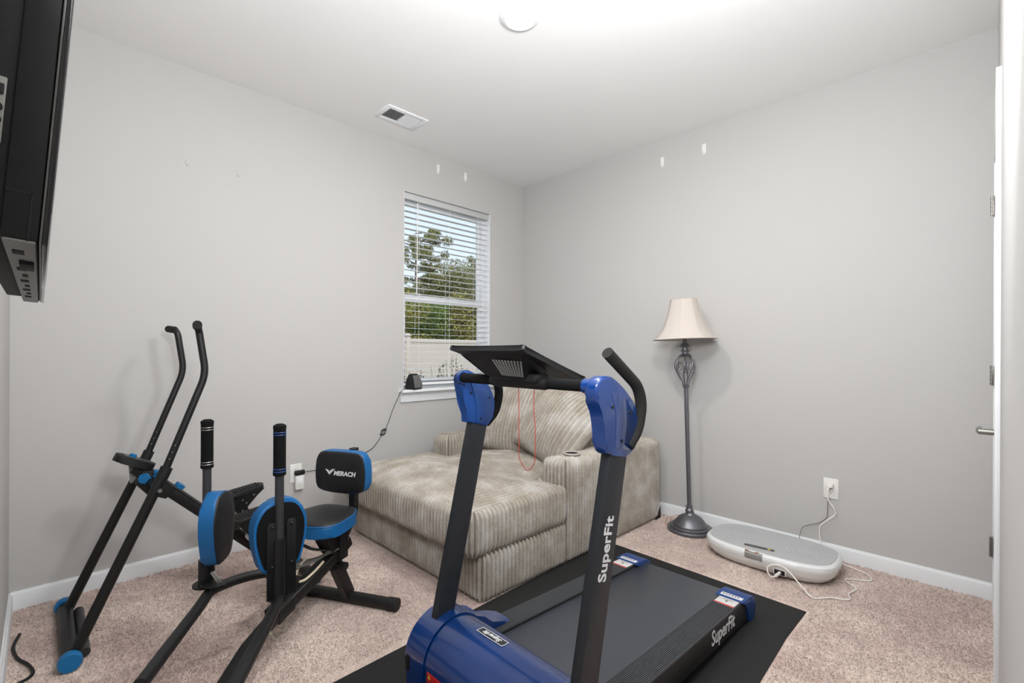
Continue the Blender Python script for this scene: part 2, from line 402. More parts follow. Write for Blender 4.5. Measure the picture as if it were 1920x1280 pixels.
# door with casing
d = thing('door_1', None, None, (L, -0.6, 0), kind='structure')
bm = NB(); box(bm, L+0.004, L+0.04, DY0+0.004, DY1-0.004, 0.012, DZ-0.004, 0.002); finish('door_panel', bm, 'trim', d)
for z0, z1 in ((0.2, 0.95), (1.1, 1.9)):
    bm = NB(); box(bm, L-0.001, L+0.006, DY0+0.13, DY1-0.13, z0, z1, 0.004); finish('raised_panel', bm, 'trim', d)
tr = thing('trim_1', None, None, (L, -0.6, 0), kind='structure')
CW = 0.062
for y0, y1, z0, z1 in ((DY0-CW, DY0, 0, DZ+CW), (DY1, DY1+CW, 0, DZ+CW), (DY0, DY1, DZ, DZ+CW)):
    bm = NB(); box(bm, L-0.0135, L+0.001, y0, y1, z0, z1, 0.003); finish('casing', bm, 'trim', tr)
for z in (1.85, 1.085, 0.312):
    bm = NB()
    box(bm, L-0.0155, L-0.012, DY1-0.022, DY1+0.022, z-0.0445, z+0.0445, 0.0005)
    for k in range(5): cyl(bm, (L-0.019, DY1-0.012, z-0.0445+k*0.018), (L-0.019, DY1-0.012, z-0.0445+k*0.018+0.0165), 0.0055, 10)
    h = finish('hinge', bm, 'nickel', d); h['label'] = 'steel door hinge'
    bm = NB()
    for dz in (-0.03, 0, 0.03): box(bm, L-0.0162, L-0.0150, DY1-0.004, DY1+0.006, z+dz-0.006, z+dz+0.006)
    finish('screw', bm, 'dark_hole', h)
bm = NB(); cyl(bm, (L+0.005, -0.935, 0.915), (L-0.010, -0.935, 0.915), 0.031, 24); cyl(bm, (L-0.01, -0.935, 0.915), (L-0.052, -0.935, 0.915), 0.0105, 14)
sweep(bm, [(L-0.047, -0.935, 0.915), (L-0.052, -0.90, 0.915), (L-0.050, -0.84, 0.912)], 1, sec=rsec(0.014, 0.021, 0.45)); hd = finish('door_handle', bm, 'nickel', d); hd['label'] = 'satin nickel lever handle'

# window
win = thing('window_1', None, None, (0, -0.86, WZ0), kind='structure')
def wp(name, m, x0, x1, y0, y1, z0, z1, bev=0.002, parent=win):
    bm = NB(); box(bm, x0, x1, y0, y1, z0, z1, bev); return finish(name, bm, m, parent)
fx0, fx1 = -0.135, -0.075
fr = thing  # keep name short below
bm = NB()
box(bm, fx0, fx1, WY0, WY0+0.028, WZ0, WZ1, 0.002); box(bm, fx0, fx1, WY1-0.028, WY1, WZ0, WZ1, 0.002)
box(bm, fx0, fx1, WY0+0.028, WY1-0.028, WZ1-0.04, WZ1, 0.002); box(bm, fx0, fx1, WY0+0.028, WY1-0.028, WZ0+0.0, WZ0+0.05, 0.002)
frm = finish('window_frame', bm, 'vinyl', win)
ZR = 1.60
def sash(nm, x0, x1, z0, z1, tr_, br_, sr=0.036):
    y0, y1 = WY0+0.028, WY1-0.028; bm = NB()
    box(bm, x0, x1, y0, y0+sr, z0, z1, 0.003); box(bm, x0, x1, y1-sr, y1, z0, z1, 0.003)
    box(bm, x0, x1, y0+sr, y1-sr, z1-tr_, z1, 0.003); box(bm, x0, x1, y0+sr, y1-sr, z0, z0+br_, 0.003)
    s = finish(nm, bm, 'vinyl', win)
    bm = NB(); box(bm, (x0+x1)/2-0.002, (x0+x1)/2+0.002, y0+sr, y1-sr, z0+br_, z1-tr_); finish('pane', bm, 'glass', s)
    return s
sash('upper_sash', -0.130, -0.108, ZR-0.03, WZ1-0.04, 0.03, 0.04, 0.030)
sash('lower_sash', -0.106, -0.080, WZ0+0.05, ZR+0.025, 0.056, 0.045, 0.036)
bm = NB(); box(bm, -0.08, -0.06, WY1-0.075, WY1-0.03, 1.53, 1.575, 0.003); finish('sash_latch', bm, 'plastic_white', win)
bm = NB()
box(bm, -0.075, -0.0005, WY0-0.0005, WY0+0.0025, WZ0+0.018, WZ1, 0); box(bm, -0.075, -0.0005, WY1-0.0025, WY1+0.0005, WZ0+0.018, WZ1, 0); finish('bright_reveal', bm, 'vinyl', win)  # white faces added over the drywall reveal to make it look brighter
wp('sill_board', 'trim', -0.08, 0.062, WY0-0.042, WY1+0.042, WZ0-0.004, WZ0+0.018, 0.005)
wp('apron', 'trim', 0, 0.016, WY0-0.03, WY1+0.03, WZ0-0.078, WZ0-0.004, 0.004)
bm = NB()
box(bm, 0, 0.03, WY0-0.034, WY1+0.034, WZ0-0.022, WZ0-0.004, 0.006); finish('sill_moulding', bm, 'trim', win)
# blind (thing): head rail, slats, bottom rail, ladder cords, wand
bl = thing('window_blind', 'white horizontal slat blind lowered in the window with slats open', 'blind', (-0.035, -0.86, WZ1))
by0, by1 = WY0+0.006, WY1-0.006
bm = NB(); box(bm, -0.064, -0.014, by0, by1, WZ1-0.050, WZ1-0.002, 0.003); finish('head_rail', bm, 'rail_shaded', bl)
slat_me = None; zt = WZ1-0.092; zb = 0.955; NS = 31
for k in range(NS):
    z = zt + (zb-zt)*k/(NS-1)
    if slat_me is None:
        bm = NB()
        sec = [(-0.025, 0.0), (-0.012, 0.0006), (0.012, 0.0006), (0.025, 0.0), (0.025, -0.0018), (0.012, -0.0014), (-0.012, -0.0014), (-0.025, -0.0018)]
        prism(bm, [(u, v) for u, v in sec], by0+0.004, by1-0.004, axes((-0.036, 0, z), V((0.999, 0, -0.044)), V((0.044, 0, 0.999)), V((0, 1, 0))))
        o = finish('slat', bm, 'vinyl', bl); slat_me = o.data; z00 = z
    else:
        o = bpy.data.objects.new('slat', slat_me); COL.objects.link(o); o.parent = bl; o.location = (0, 0, z-z00)
bm = NB(); box(bm, -0.06, -0.012, by0+0.004, by1-0.004, 0.918, 0.936, 0.004); finish('bottom_rail', bm, 'vinyl', bl)
for y in (-1.155, -0.86, -0.56):
    bm = NB()
    for x in (-0.0625, -0.0095): cyl(bm, (x, y, 0.93), (x, y, WZ1-0.05), 0.0011, 6)
    finish('ladder_cord', bm, 'vinyl', bl)
bm = NB(); cyl(bm, (-0.004, -1.175, WZ1-0.07), (-0.002, -1.18, 1.62), 0.004, 8); finish('tilt_wand', bm, 'plastic_white', bl)

# ------------------------------------------------------------------ outdoors
bm = NB(); box(bm, -60, -T, -40, 50, -0.6, -0.25); struct('ground', bm, 'grass')
bm = NB(); box(bm, -T-0.02, -T, -W-1, WY0-0.01, -0.25, 3.0); box(bm, -T-0.02, -T, WY1+0.01, 1, -0.25, 3.0); box(bm, -T-0.02, -T, WY0-0.01, WY1+0.01, -0.25, WZ0-0.02); box(bm, -T-0.02, -T, WY0-0.01, WY1+0.01, WZ1+0.01, 3.0)
struct('wall_outside', bm, 'outwall')
fe = thing('vinyl_fence', 'white vinyl privacy fence with capped posts beyond the window', 'fence', (-10, 6, -0.25))
posts = [-1.11, 1.99, 5.09, 8.19, 11.29, 14.39]
pm = None
for y in posts:
    if pm is None:
        bm = NB(); box(bm, -10.06, -9.93, y-0.065, y+0.065, -0.25, 1.66, 0.004); box(bm, -10.09, -9.90, y-0.09, y+0.09, 1.66, 1.69, 0.006)
        prism(bm, [(-0.08, 0), (0.08, 0), (0.0, 0.06)], -0.07, 0.07, axes((-10, y, 1.69), V((0, 1, 0)), V((0, 0, 1)), V((1, 0, 0))))
        o = finish('post', bm, 'fence', fe); pm = o.data; yy = y
    else:
        o = bpy.data.objects.new('post', pm); COL.objects.link(o); o.parent = fe; o.location = (0, y-yy, 0)
bdm = rlm = None
for a, b in zip(posts, posts[1:]):
    for z in (1.45, -0.15):
        if rlm is None:
            bm = NB(); box(bm, -10.03, -9.97, a+0.06, b-0.06, z, z+0.13, 0.006); o = finish('rail', bm, 'fence', fe); rlm = o.data; ra, rz = a, z
        else:
            o = bpy.data.objects.new('rail', rlm); COL.objects.link(o); o.parent = fe; o.location = (0, a-ra, z-rz)
    nb_ = 18; wd = (b-a-0.13)/nb_
    for k in range(nb_):
        y = a+0.065+k*wd
        if bdm is None:
            bm = NB(); box(bm, -10.012, -9.988, y+0.0003, y+wd-0.0003, -0.05, 1.46, 0.002, seg=1); o = finish('board', bm, 'fence', fe); bdm = o.data; b0 = y
        else:
            o = bpy.data.objects.new('board', bdm); COL.objects.link(o); o.parent = fe; o.location = (0, y-b0, 0)

def leaf_cloud(n, centers, size, rnd):
    """n small leaf tufts scattered in ellipsoid clumps: (centre, radii)"""
    vs, fs = [], []
    tot = sum(c[1][0]*c[1][1]*c[1][2] for c in centers)
    for c, rad in centers:
        k = max(6, int(n*rad[0]*rad[1]*rad[2]/tot))
        for _ in range(k):
            d = V((rnd.gauss(0, 1), rnd.gauss(0, 1), rnd.gauss(0, 1))).normalized()*(rnd.random()**0.45)
            p = V((c[0]+d.x*rad[0], c[1]+d.y*rad[1], c[2]+d.z*rad[2]))
            s = size*rnd.uniform(0.6, 1.4)
            q = Quaternion((rnd.gauss(0, 1), rnd.gauss(0, 1), rnd.gauss(0, 1), rnd.gauss(0, 1))).normalized()
            i = len(vs)
            for u, v_, w_ in ((-1, 0, 0), (0, 0.42, 0.12), (1, 0, 0), (0, -0.42, 0.12)):
                vs.append(p + q @ V((u*s, v_*s, w_*s)))
            fs.append((i, i+1, i+2, i+3))
    return vs, fs
def tree(name, label, x, y, h, crown, leaf, n, size, seed, r=0.13, group='trees beyond the fence', z0=-0.25):
    rnd = random.Random(seed)
    t = thing(name, label, 'tree', (x, y, z0), group)
    bm = NB(); sweep(bm, [(x, y, z0-0.05), (x+0.05, y, z0+h*0.4), (x-0.05, y+0.05, z0+h*0.93)], [r, r*0.75, r*0.2], seg=8)
    cl = []
    for (fz, off, rx, rz) in crown(rnd):
        a = rnd.uniform(0, 2*pi); c = (x+cos(a)*off, y+sin(a)*off, z0+h*fz); cl.append((c, (rx, rx, rz)))
        sweep(bm, [(x, y, c[2]-0.25*off), c], [r*0.3, r*0.1], seg=5)
    finish('trunk', bm, 'bark', t)
    vs, fs = leaf_cloud(n, cl, size, rnd)
    me = bpy.data.meshes.new('foliage'); me.from_pydata([v-V((x, y, z0)) for v in vs], [], fs); me.materials.append(M[leaf])
    o = bpy.data.objects.new('foliage', me); COL.objects.link(o); o.parent = t; o['kind'] = 'stuff'
    return t
def pine(rnd):
    return [(rnd.uniform(0.32, 1.0), rnd.uniform(0.1, 1.15), rnd.uniform(0.20, 0.42), rnd.uniform(0.14, 0.30)) for _ in range(42)]
def dense(rnd):
    return [(rnd.uniform(0.08, 0.95), rnd.uniform(0.1, 1.3), rnd.uniform(0.6, 1.1), rnd.uniform(0.5, 0.9)) for _ in range(16)]
tree('pine_tree', 'tall airy pine at left in the window view, behind the fence', -17.5, 10.3, 7.7, pine, 'leafA', 9000, 0.062, 1)
tree('pine_tree', 'second tall pine just right of the airy one in the window view', -18.5, 11.9, 8.1, pine, 'leafA', 9000, 0.062, 2)
tree('pine_tree', 'slim tall pine at the right edge of the window view', -18.5, 15.6, 7.2, pine, 'leafA', 8000, 0.062, 3)
lab = ['dense olive bush tree low behind the fence at far left of the window view', 'dense green bush tree behind the fence below the tall pines', 'yellowish bush tree behind the fence in mid window view', 'dark brown-green bush tree behind the fence right of centre', 'dense bush tree behind the fence at the right window edge', 'tall dense tree rising behind the bushes at left', 'tall dense tree rising behind the bushes at mid window', 'tall dense tree rising behind the bushes at right', 'tall dense tree at the far right beyond the window edge']
sp_ = [(-13.5, 6.2, 3.6, 'leafB'), (-13.8, 8.4, 3.9, 'leafD'), (-13.6, 9.9, 3.6, 'leafB'), (-14.0, 11.4, 4.0, 'leafC'), (-14, 13.3, 4.0, 'leafC'), (-17, 8.0, 5.0, 'leafB'), (-17, 12.2, 5.8, 'leafA'), (-17, 14.2, 6.1, 'leafA'), (-17.5, 16.9, 5.8, 'leafC')]
for i, (x, y, h, lf) in enumerate(sp_):
    tree('bush_tree', lab[i], x, y, h, dense, lf, 15000, 0.062, 20+i)
for i, (x, y, h) in enumerate(((-20, 7.0, 4.6), (-20, 10.0, 5.0), (-21, 13.5, 5.2), (-21, 17.0, 5.4), (-21, 20.0, 5.4))):
    tree('bush_tree', ['farthest dense tree at left filling gaps behind the pines', 'farthest dense tree behind the two tall pines', 'farthest dense tree behind the middle of the view', 'farthest dense tree behind the slim right pine', 'farthest dense tree beyond the right window edge'][i], x, y, h, dense, 'leafC', 9000, 0.085, 40+i)
# young shrubs just outside the window
def shrub(label, x, y, h, n, seed):
    rnd = random.Random(seed); t = thing('garden_shrub', label, 'shrub', (x, y, -0.25), 'shrubs outside the window')
    bm = NB(); vs, fs = [], []
    for k in range(n):
        a = rnd.uniform(0, 2*pi); sp0 = rnd.uniform(0.02, 0.16); hh = h*rnd.uniform(0.8, 1.0)
        p = [V((x, y, -0.27)), V((x+cos(a)*sp0*0.5, y+sin(a)*sp0*0.5, hh*0.6-0.25)), V((x+cos(a)*sp0, y+sin(a)*sp0, hh-0.25))]
        sweep(bm, p, [0.006, 0.004, 0.002], seg=5)
        for j in range(16):
            u = rnd.uniform(0.6, 1.0); q = p[0].lerp(p[2], u)
            d = V((rnd.gauss(0, 1), rnd.gauss(0, 1), rnd.gauss(0.4, 0.6))).normalized(); e = d.cross(V((0, 0.3, 1))).normalized()
            s = rnd.uniform(0.018, 0.034); i = len(vs)
            vs += [q, q+d*s+e*s*0.42, q+d*s*2, q+d*s-e*s*0.42]; fs.append((i, i+1, i+2, i+3))
    finish('stem', bm, 'bark', t)
    me = bpy.data.meshes.new('leaves'); me.from_pydata([v-V((x, y, -0.25)) for v in vs], [], fs); me.materials.append(M['leafD'])
    o = bpy.data.objects.new('leaves', me); COL.objects.link(o); o.parent = t; o['kind'] = 'stuff'
for i, (x, y, h) in enumerate(((-1.1, -0.50, 1.25), (-1.15, -0.30, 1.27), (-1.1, -0.12, 1.30), (-1.2, 0.10, 1.40), (-1.1, 0.28, 1.36))):
    shrub(['low leafy shrub tip at the left bottom of the window', 'low leafy shrub tip second from the left in the window', 'leafy shrub tip at the middle bottom of the window', 'taller twiggy shrub beside the treadmill console', 'leafy shrub just behind the treadmill console corner'][i], x, y, h, 6, 60+i)

# ------------------------------------------------------------------ sofa (corduroy chaise) 
def ribf(s, pitch): return abs(sin(pi*s/pitch))**0.95 - 0.62
def offset_poly(P, r, cr, n=5):
    """corner points (ccw) -> dense outline [(pos, normal)] with filleted corners"""
    m = len(P); out = []
    for i in range(m):
        p = V((*P[i], 0)); a = V((*P[i-1], 0))-p; b = V((*P[(i+1) % m], 0))-p
        a.normalize(); b.normalize()
        convex = (b.cross(-a)).z < 0
        c0, c1 = p+a*cr, p+b*cr
        n0 = V((-a.y, a.x, 0))*-1; n0 = V((a.y, -a.x, 0)); n1 = V((-b.y, b.x, 0))
        # outward normals for a ccw polygon: incoming edge direction is -a, outward = (dir.y, -dir.x)
        di, do = -a, b
        n0 = V((di.y, -di.x, 0)); n1 = V((do.y, -do.x, 0))
        ctr = c0 - n0*cr if di.cross(do).z > 0 else c0 + n0*cr
        for k in range(n+1):
            t = k/n; nn = (n0*(1-t)+n1*t); nn = nn.normalized()
            q = ctr + nn*cr if di.cross(do).z > 0 else ctr - nn*cr
            out.append((q, nn))
    return out
def resample(outl, step, cuts=10):
    """walk the closed outline at even arc length"""
    pts = outl+[outl[0]]; seg = []; tot = 0
    for (p, n0), (q, n1) in zip(pts, pts[1:]):
        l = (q-p).length; seg.append((tot, l, p, q, n0, n1)); tot += l
    N = max(8, round(tot/step))*cuts; res = []; j = 0
    for i in range(N):
        s = tot*i/N
        while j < len(seg)-1 and s > seg[j][0]+seg[j][1]: j += 1
        t0, l, p, q, n0, n1 = seg[j]; t = (s-t0)/l if l > 1e-9 else 0
        res.append((p.lerp(q, t), n0.lerp(n1, t).normalized(), s, tot/(N/cuts)))
    return res
def ribbody(bm, P, z0, z1, tr, pitch=0.027, amp=0.025, top=None, crown=0.0, br=0.02, bulge=0.0):
    per = resample(offset_poly(P, 0, tr), pitch)
    lev = [(br, z0, -1.0), (br*0.3, z0+br*0.3, -0.7), (0, z0+br, 0)]
    nz = 5
    for k in range(1, nz): lev.append((0, z0+br+(z1-tr-z0-br)*k/nz, 0))
    for k in range(7):
        a = (pi/2)*k/6; lev.append((tr*(1-cos(a)), z1-tr+tr*sin(a), a/(pi/2)))
    lev.append((tr+0.006, z1-0.02, 1.0))
    rings = []
    for li, (ins, z, tz) in enumerate(lev):
        ring = []
        for p, n, s, pt in per:
            d = amp*ribf(s, pt)
            f = (z-z0)/(z1-z0); bl = bulge*4*f*(1-f) if 0 < f < 1 else 0
            ca, sa = cos(abs(tz)*pi/2), sin(tz*pi/2)
            if li == len(lev)-1: d = 0
            q = p - n*ins + n*(d*ca+bl); ring.append(bm.verts.new((q.x, q.y, z+d*sa)))
        rings.append(ring)
    m = len(per)
    for A, B in zip(rings, rings[1:]):
        for k in range(m): bm.faces.new((A[k], A[(k+1) % m], B[(k+1) % m], B[k]))
    if top is None:
        bm.faces.new(rings[-1]); return
    # top sheet
    ins = tr*0.72
    Q = []
    mm = len(P)
    for i in range(mm):
        p = V((*P[i], 0)); a = (p-V((*P[i-1], 0))).normalized(); b = (V((*P[(i+1) % mm], 0))-p).normalized()
        na, nb_ = V((-a.y, a.x, 0)), V((-b.y, b.x, 0)); Q.append(p+(na+nb_)*ins)
    def axis(vals, lo, hi, step):
        pts = sorted(set([round(v, 5) for v in vals])); o = []
        for a, b in zip(pts, pts[1:]):
            k = max(1, round((b-a)/step)); o += [a+(b-a)*i/k for i in range(k)]
        return o+[pts[-1]]
    fx, fy = (pitch/10, 0.02) if top == 'y' else (0.02, pitch/10)
    xs = axis([q.x for q in Q], 0, 0, fx); ys = axis([q.y for q in Q], 0, 0, fy)
    edges = [(Q[i], Q[(i+1) % mm]) for i in range(mm)]
    def inside(x, y):
        c = False
        for p, q in edges:
            if (p.y > y) != (q.y > y) and x < (q.x-p.x)*(y-p.y)/(q.y-p.y)+p.x: c = not c
        return c
    def dist(x, y):
        best = 9
        for p, q in edges:
            d = q-p; l2 = d.length_squared; t = max(0, min(1, ((x-p.x)*d.x+(y-p.y)*d.y)/l2))
            best = min(best, sqrt((x-p.x-d.x*t)**2+(y-p.y-d.y*t)**2))
        return best
    vc = {}
    def vert(i, j):
        if (i, j) not in vc:
            x, y = xs[i], ys[j]; d = dist(x, y)
            e = min(1, d/0.020); e = sqrt(max(0, 1-(1-e)**2)); g = min(1, d/0.30); g = g*g*(3-2*g)
            r = ribf(x if top == 'y' else y, pitch)
            wob = 0.006*sin(x*9+y*5)*sin(y*7-x*3)*g
            vc[(i, j)] = bm.verts.new((x, y, z1-0.016+0.018*e+amp*r*min(1, e+0.2)+crown*g+wob))
        return vc[(i, j)]
    for i in range(len(xs)-1):
        for j in range(len(ys)-1):
            if inside((xs[i]+xs[i+1])/2, (ys[j]+ys[j+1])/2):
                bm.faces.new((vert(i, j), vert(i+1, j), vert(i+1, j+1), vert(i, j+1)))
SX0, SX1, SF, SA, SB = 0.205, 1.462, -1.785, -1.165, -0.10
sofa = thing('chaise_sofa', 'wide grey-beige corduroy chaise sofa in the corner under the window', 'sofa', (0.83, -0.95, 0))
def rect(x0, x1, y0, y1): return [(x0, y0), (x1, y0), (x1, y1), (x0, y1)]
bm = NB(); ribbody(bm, rect(SX0, SX1, SF, SA+0.006), 0.014, 0.225, 0.03, top='y'); finish('base', bm, 'cord', sofa, 60)
bm = NB(); ribbody(bm, [(SX0-0.012, SF-0.062), (SX1+0.006, SF-0.062), (SX1+0.006, SA-0.004), (SX1-0.185, SA-0.004), (SX1-0.185, -0.36), (SX0+0.185, -0.36), (SX0+0.185, SA-0.004), (SX0-0.012, SA-0.004)], 0.232, 0.432, 0.03, top='y', crown=0.036, br=0.03, bulge=0.006)
finish('seat_cushion', bm, 'cord', sofa, 60)
for x0, x1 in ((SX0, SX0+0.18), (SX1-0.18, SX1)):
    bm = NB(); ribbody(bm, rect(x0, x1, SA, SB), 0.012, 0.562, 0.034, top='x', crown=0.004); arm = finish('arm', bm, 'cord', sofa, 60)
bm = NB(); lathe(bm, [(0.050, 0.001), (0.053, 0.006), (0.051, 0.011), (0.044, 0.012), (0.038, 0.008), (0.035, 0.0)], 28, Matrix.Translation((1.372, -1.0, 0.574)), caps=False); cup = finish('cup_holder', bm, 'cord', arm)
bm = NB(); lathe(bm, [(0.001, 0), (0.0375, 0.0)], 28, Matrix.Translation((1.372, -1.0, 0.5815)), caps=False); finish('cup_well', bm, 'dark_hole', arm)
bm = NB(); ribbody(bm, rect(SX0+0.184, SX1-0.184, -0.33, SB), 0.20, 0.862, 0.04, top='y', crown=0.006); finish('backrest', bm, 'cord', sofa, 60)
bm = NB()
for x in (SX0+0.06, SX1-0.06):
    for y in (SF+0.07, SB-0.07): box(bm, x-0.025, x+0.025, y-0.025, y+0.025, 0.0, 0.02, 0.003)
finish('foot_pads', bm, 'blackm', sofa)
bm = NB(); prism(bm, [(-0.075, 0.003), (0.001, 0.003), (0.001, 0.085), (-0.012, 0.062), (-0.022, 0.07), (-0.03, 0.035), (-0.055, 0.022)], 0, 0.0035, axes((SX1+0.0035, SB+0.002, 0), V((0, 1, 0)), V((0, 0, 1)), V((1, 0, 0)))); finish('torn_lining', bm, 'blackm', sofa)

def pillow(name, label, cat, mtx, wd, ht, T, pitch=0.030, amp=0.025, group=None):
    o = thing(name, label, cat, mtx.translation, group)
    bm = NB(); nx = int(wd/pitch)*10; ny = 26
    for sgn in (1, -1):
        g = []
        for i in range(nx+1):
            u = -1+2*i/nx; row = []
            for j in range(ny+1):
                v = -1+2*j/ny
                x = wd/2*u*(1-0.07*(1-v*v)*0 - 0.05*(1-abs(v)**3)*0 + 0.05*v*v*abs(u)); y = ht/2*v*(1+0.05*u*u*abs(v))
                f = ((1-abs(u)**3.2)*(1-abs(v)**3.2))
                z = sgn*(T/2*max(0, f)**0.5 + amp*ribf(x, pitch)*min(1, 3*f))
                z += -0.03*v*v + 0.012*sin(3*u+2*v)
                row.append(bm.verts.new(mtx @ V((x, y, z))))
            g.append(row)
        for i in range(nx):
            for j in range(ny): bm.faces.new((g[i][j], g[i+1][j], g[i+1][j+1], g[i][j+1]))
    bmesh.ops.remove_doubles(bm, verts=bm.verts, dist=0.0004)
    finish('pillow_cover', bm, 'cord', o, 70); return o
def orient(c, nrm, roll):
    """pillow matrix: face normal nrm, rolled in its own plane"""
    n_ = V(nrm).normalized(); a = V((0, 0, 1)).cross(n_).normalized(); b = n_.cross(a)
    m = axes(c, a, b, n_); return m @ Matrix.Rotation(roll, 4, 'Z')
pillow('back_pillow', 'large corduroy pillow leaning on the left of the sofa back', 'pillow', orient((0.63, -0.70, 0.715), (0.14, -0.88, 0.46), radians(-3)), 0.54, 0.60, 0.20, group='corduroy pillows on the sofa')
pillow('back_pillow', 'large corduroy pillow tilted sideways against the right arm of the sofa', 'pillow', orient((1.105, -0.80, 0.705), (0.02, -0.86, 0.50), radians(-21)), 0.53, 0.54, 0.20, group='corduroy pillows on the sofa')

# ------------------------------------------------------------------ floor lamp
lamp = thing('floor_lamp', 'pewter floor lamp with scroll cage and flared ivory shade beside the sofa', 'lamp', (1.722, -0.178, 0.0), rot=V((0, 0, 0)) and None)
LB = V((1.722, -0.178, 0.0))
lean = Matrix.Translation(LB) @ Matrix.Rotation(radians(-1.9), 4, V((-0.03, 1, 0)).normalized())
bm = NB(); lathe(bm, [(0.142, 0.0), (0.145, 0.004), (0.145, 0.020), (0.141, 0.024), (0.126, 0.024), (0.126, 0.034), (0.121, 0.038), (0.109, 0.038), (0.108, 0.046), (0.092, 0.066), (0.070, 0.090), (0.046, 0.104), (0.034, 0.108), (0.026, 0.118), (0.024, 0.126)], 44, Matrix.Translation(LB)); finish('lamp_base', bm, 'lampmetal', lamp, 20)
def lp(name, m, prof, seg=32, par=lamp, caps=True):
    bm = NB(); lathe(bm, prof, seg, lean, caps); return finish(name, bm, m, par)
lp('collar', 'lampmetal', [(0.022, 0.118), (0.027, 0.128), (0.027, 0.136), (0.021, 0.142), (0.019, 0.156), (0.022, 0.160), (0.022, 0.164), (0.013, 0.168)])
lp('pole', 'lampmetal', [(0.0135, 0.150), (0.0135, 0.955)], 20)
cage = lp('cage', 'lampmetal', [(0.014, 0.945), (0.021, 0.950), (0.023, 0.962), (0.018, 0.965), (0.010, 0.968), (0.010, 0.972)])
for k in range(8):
    bm = NB(); P = []
    for j in range(15):
        t = j/14; z = 0.955+0.205*t
        tab = [(0, 0.018), (0.17, 0.022), (0.31, 0.040), (0.46, 0.058), (0.62, 0.069), (0.74, 0.069), (0.86, 0.058), (0.95, 0.043), (1.0, 0.036)]
        for (ta, ra_), (tb_, rb_) in zip(tab, tab[1:]):
            if ta <= t <= tb_: r = ra_+(rb_-ra_)*(t-ta)/(tb_-ta)
        a = 2*pi*k/8 + 0.5*t
        P.append(lean @ V((r*cos(a), r*sin(a), z)))
    sweep(bm, P, 0.0037, seg=7); finish('cage_rod', bm, 'lampmetal', cage)
for k in range(4):
    bm = NB(); P = []; a = 2*pi*k/4+0.6
    for j in range(26):
        t = j/25; th = -pi/2+2.2*2*pi*t*0.62; rr = 0.030*(1-0.62*t)
        h = 0.036+rr*cos(th)*0.9; z = 1.085+rr*sin(th)*1.3
        P.append(lean @ V((h*cos(a), h*sin(a), z)))
    sweep(bm, P, 0.0026, seg=6); finish('cage_scroll', bm, 'lampmetal', cage)
lp('finial', 'lampmetal', [(0.040, 1.150), (0.042, 1.156), (0.033, 1.166), (0.020, 1.174), (0.018, 1.184), (0.027, 1.190), (0.027, 1.196), (0.018, 1.202), (0.017, 1.214), (0.037, 1.222), (0.038, 1.226), (0.026, 1.230), (0.022, 1.238), (0.013, 1.246), (0.011, 1.300)])
lp('bulb_socket', 'nickel', [(0.016, 1.298), (0.019, 1.302), (0.019, 1.345), (0.015, 1.350)], 20)
lp('bulb', 'bulb', [(0.013, 1.350), (0.014, 1.36), (0.026, 1.395), (0.031, 1.42), (0.026, 1.445), (0.012, 1.457), (0.002, 1.460)], 20)
# flared octagonal-ish bell shade with panel seams
prof = [(0.209, 1.270), (0.193, 1.283), (0.164, 1.315), (0.138, 1.36), (0.117, 1.415), (0.102, 1.47), (0.092, 1.515), (0.088, 1.535)]
bm = NB(); SEG = 64
def shr(r, k, t): return r*(1-0.035*(abs(sin(4*2*pi*k/SEG)))*(0.5+0.5*t))
ro = [[bm.verts.new(lean @ V((shr(r, k, 1)*cos(2*pi*k/SEG+0.25), shr(r, k, 1)*sin(2*pi*k/SEG+0.25), z))) for k in range(SEG)] for r, z in prof]
ri = [[bm.verts.new(lean @ V((shr(r-0.003, k, 1)*cos(2*pi*k/SEG+0.25), shr(r-0.003, k, 1)*sin(2*pi*k/SEG+0.25), z))) for k in range(SEG)] for r, z in prof]
for R in (ro, ri):
    for A, B in zip(R, R[1:]):
        for k in range(SEG): bm.faces.new((A[k], A[(k+1) % SEG], B[(k+1) % SEG], B[k]))
for e in (0, -1):
    for k in range(SEG): bm.faces.new((ro[e][k], ro[e][(k+1) % SEG], ri[e][(k+1) % SEG], ri[e][k]))
shd = finish('shade', bm, 'shade', lamp, 50)
bm = NB()
for k in range(8):
    a = 2*pi*k/8+0.25
    sweep(bm, [lean @ V(((r+0.0005)*cos(a), (r+0.0005)*sin(a), z)) for r, z in prof], 0.0016, seg=5)
for r, z in (prof[0], prof[-1]): sweep(bm, [lean @ V((shr(r, k, 1)*cos(2*pi*k/SEG+0.25), shr(r, k, 1)*sin(2*pi*k/SEG+0.25), z)) for k in range(SEG)], 0.0022, seg=5, closed=True)
finish('shade_piping', bm, 'shade', shd)
bm = NB()
for k in range(3):
    a = 2*pi*k/3; cyl(bm, lean @ V((0, 0, 1.525)), lean @ V((0.082*cos(a), 0.082*sin(a), 1.532)), 0.0018, 6)
sweep(bm, [lean @ V((0.018*cos(q), 0, 1.31+0.0*q)) if False else lean @ V((0.045*sin(pi*q), 0, 1.31+0.215*q)) for q in [i/12 for i in range(13)]], 0.0018, seg=6)
finish('shade_harp', bm, 'nickel', lamp)
bm = NB(); sweep(bm, smooth_path([(1.64, -0.10, 0.03), (1.60, -0.075, 0.045), (1.555, -0.10, 0.03), (1.57, -0.16, 0.008), (1.56, -0.20, 0.006), (1.50, -0.06, 0.006)]), 0.0026, seg=6); finish('lamp_cord', bm, 'tan', lamp)

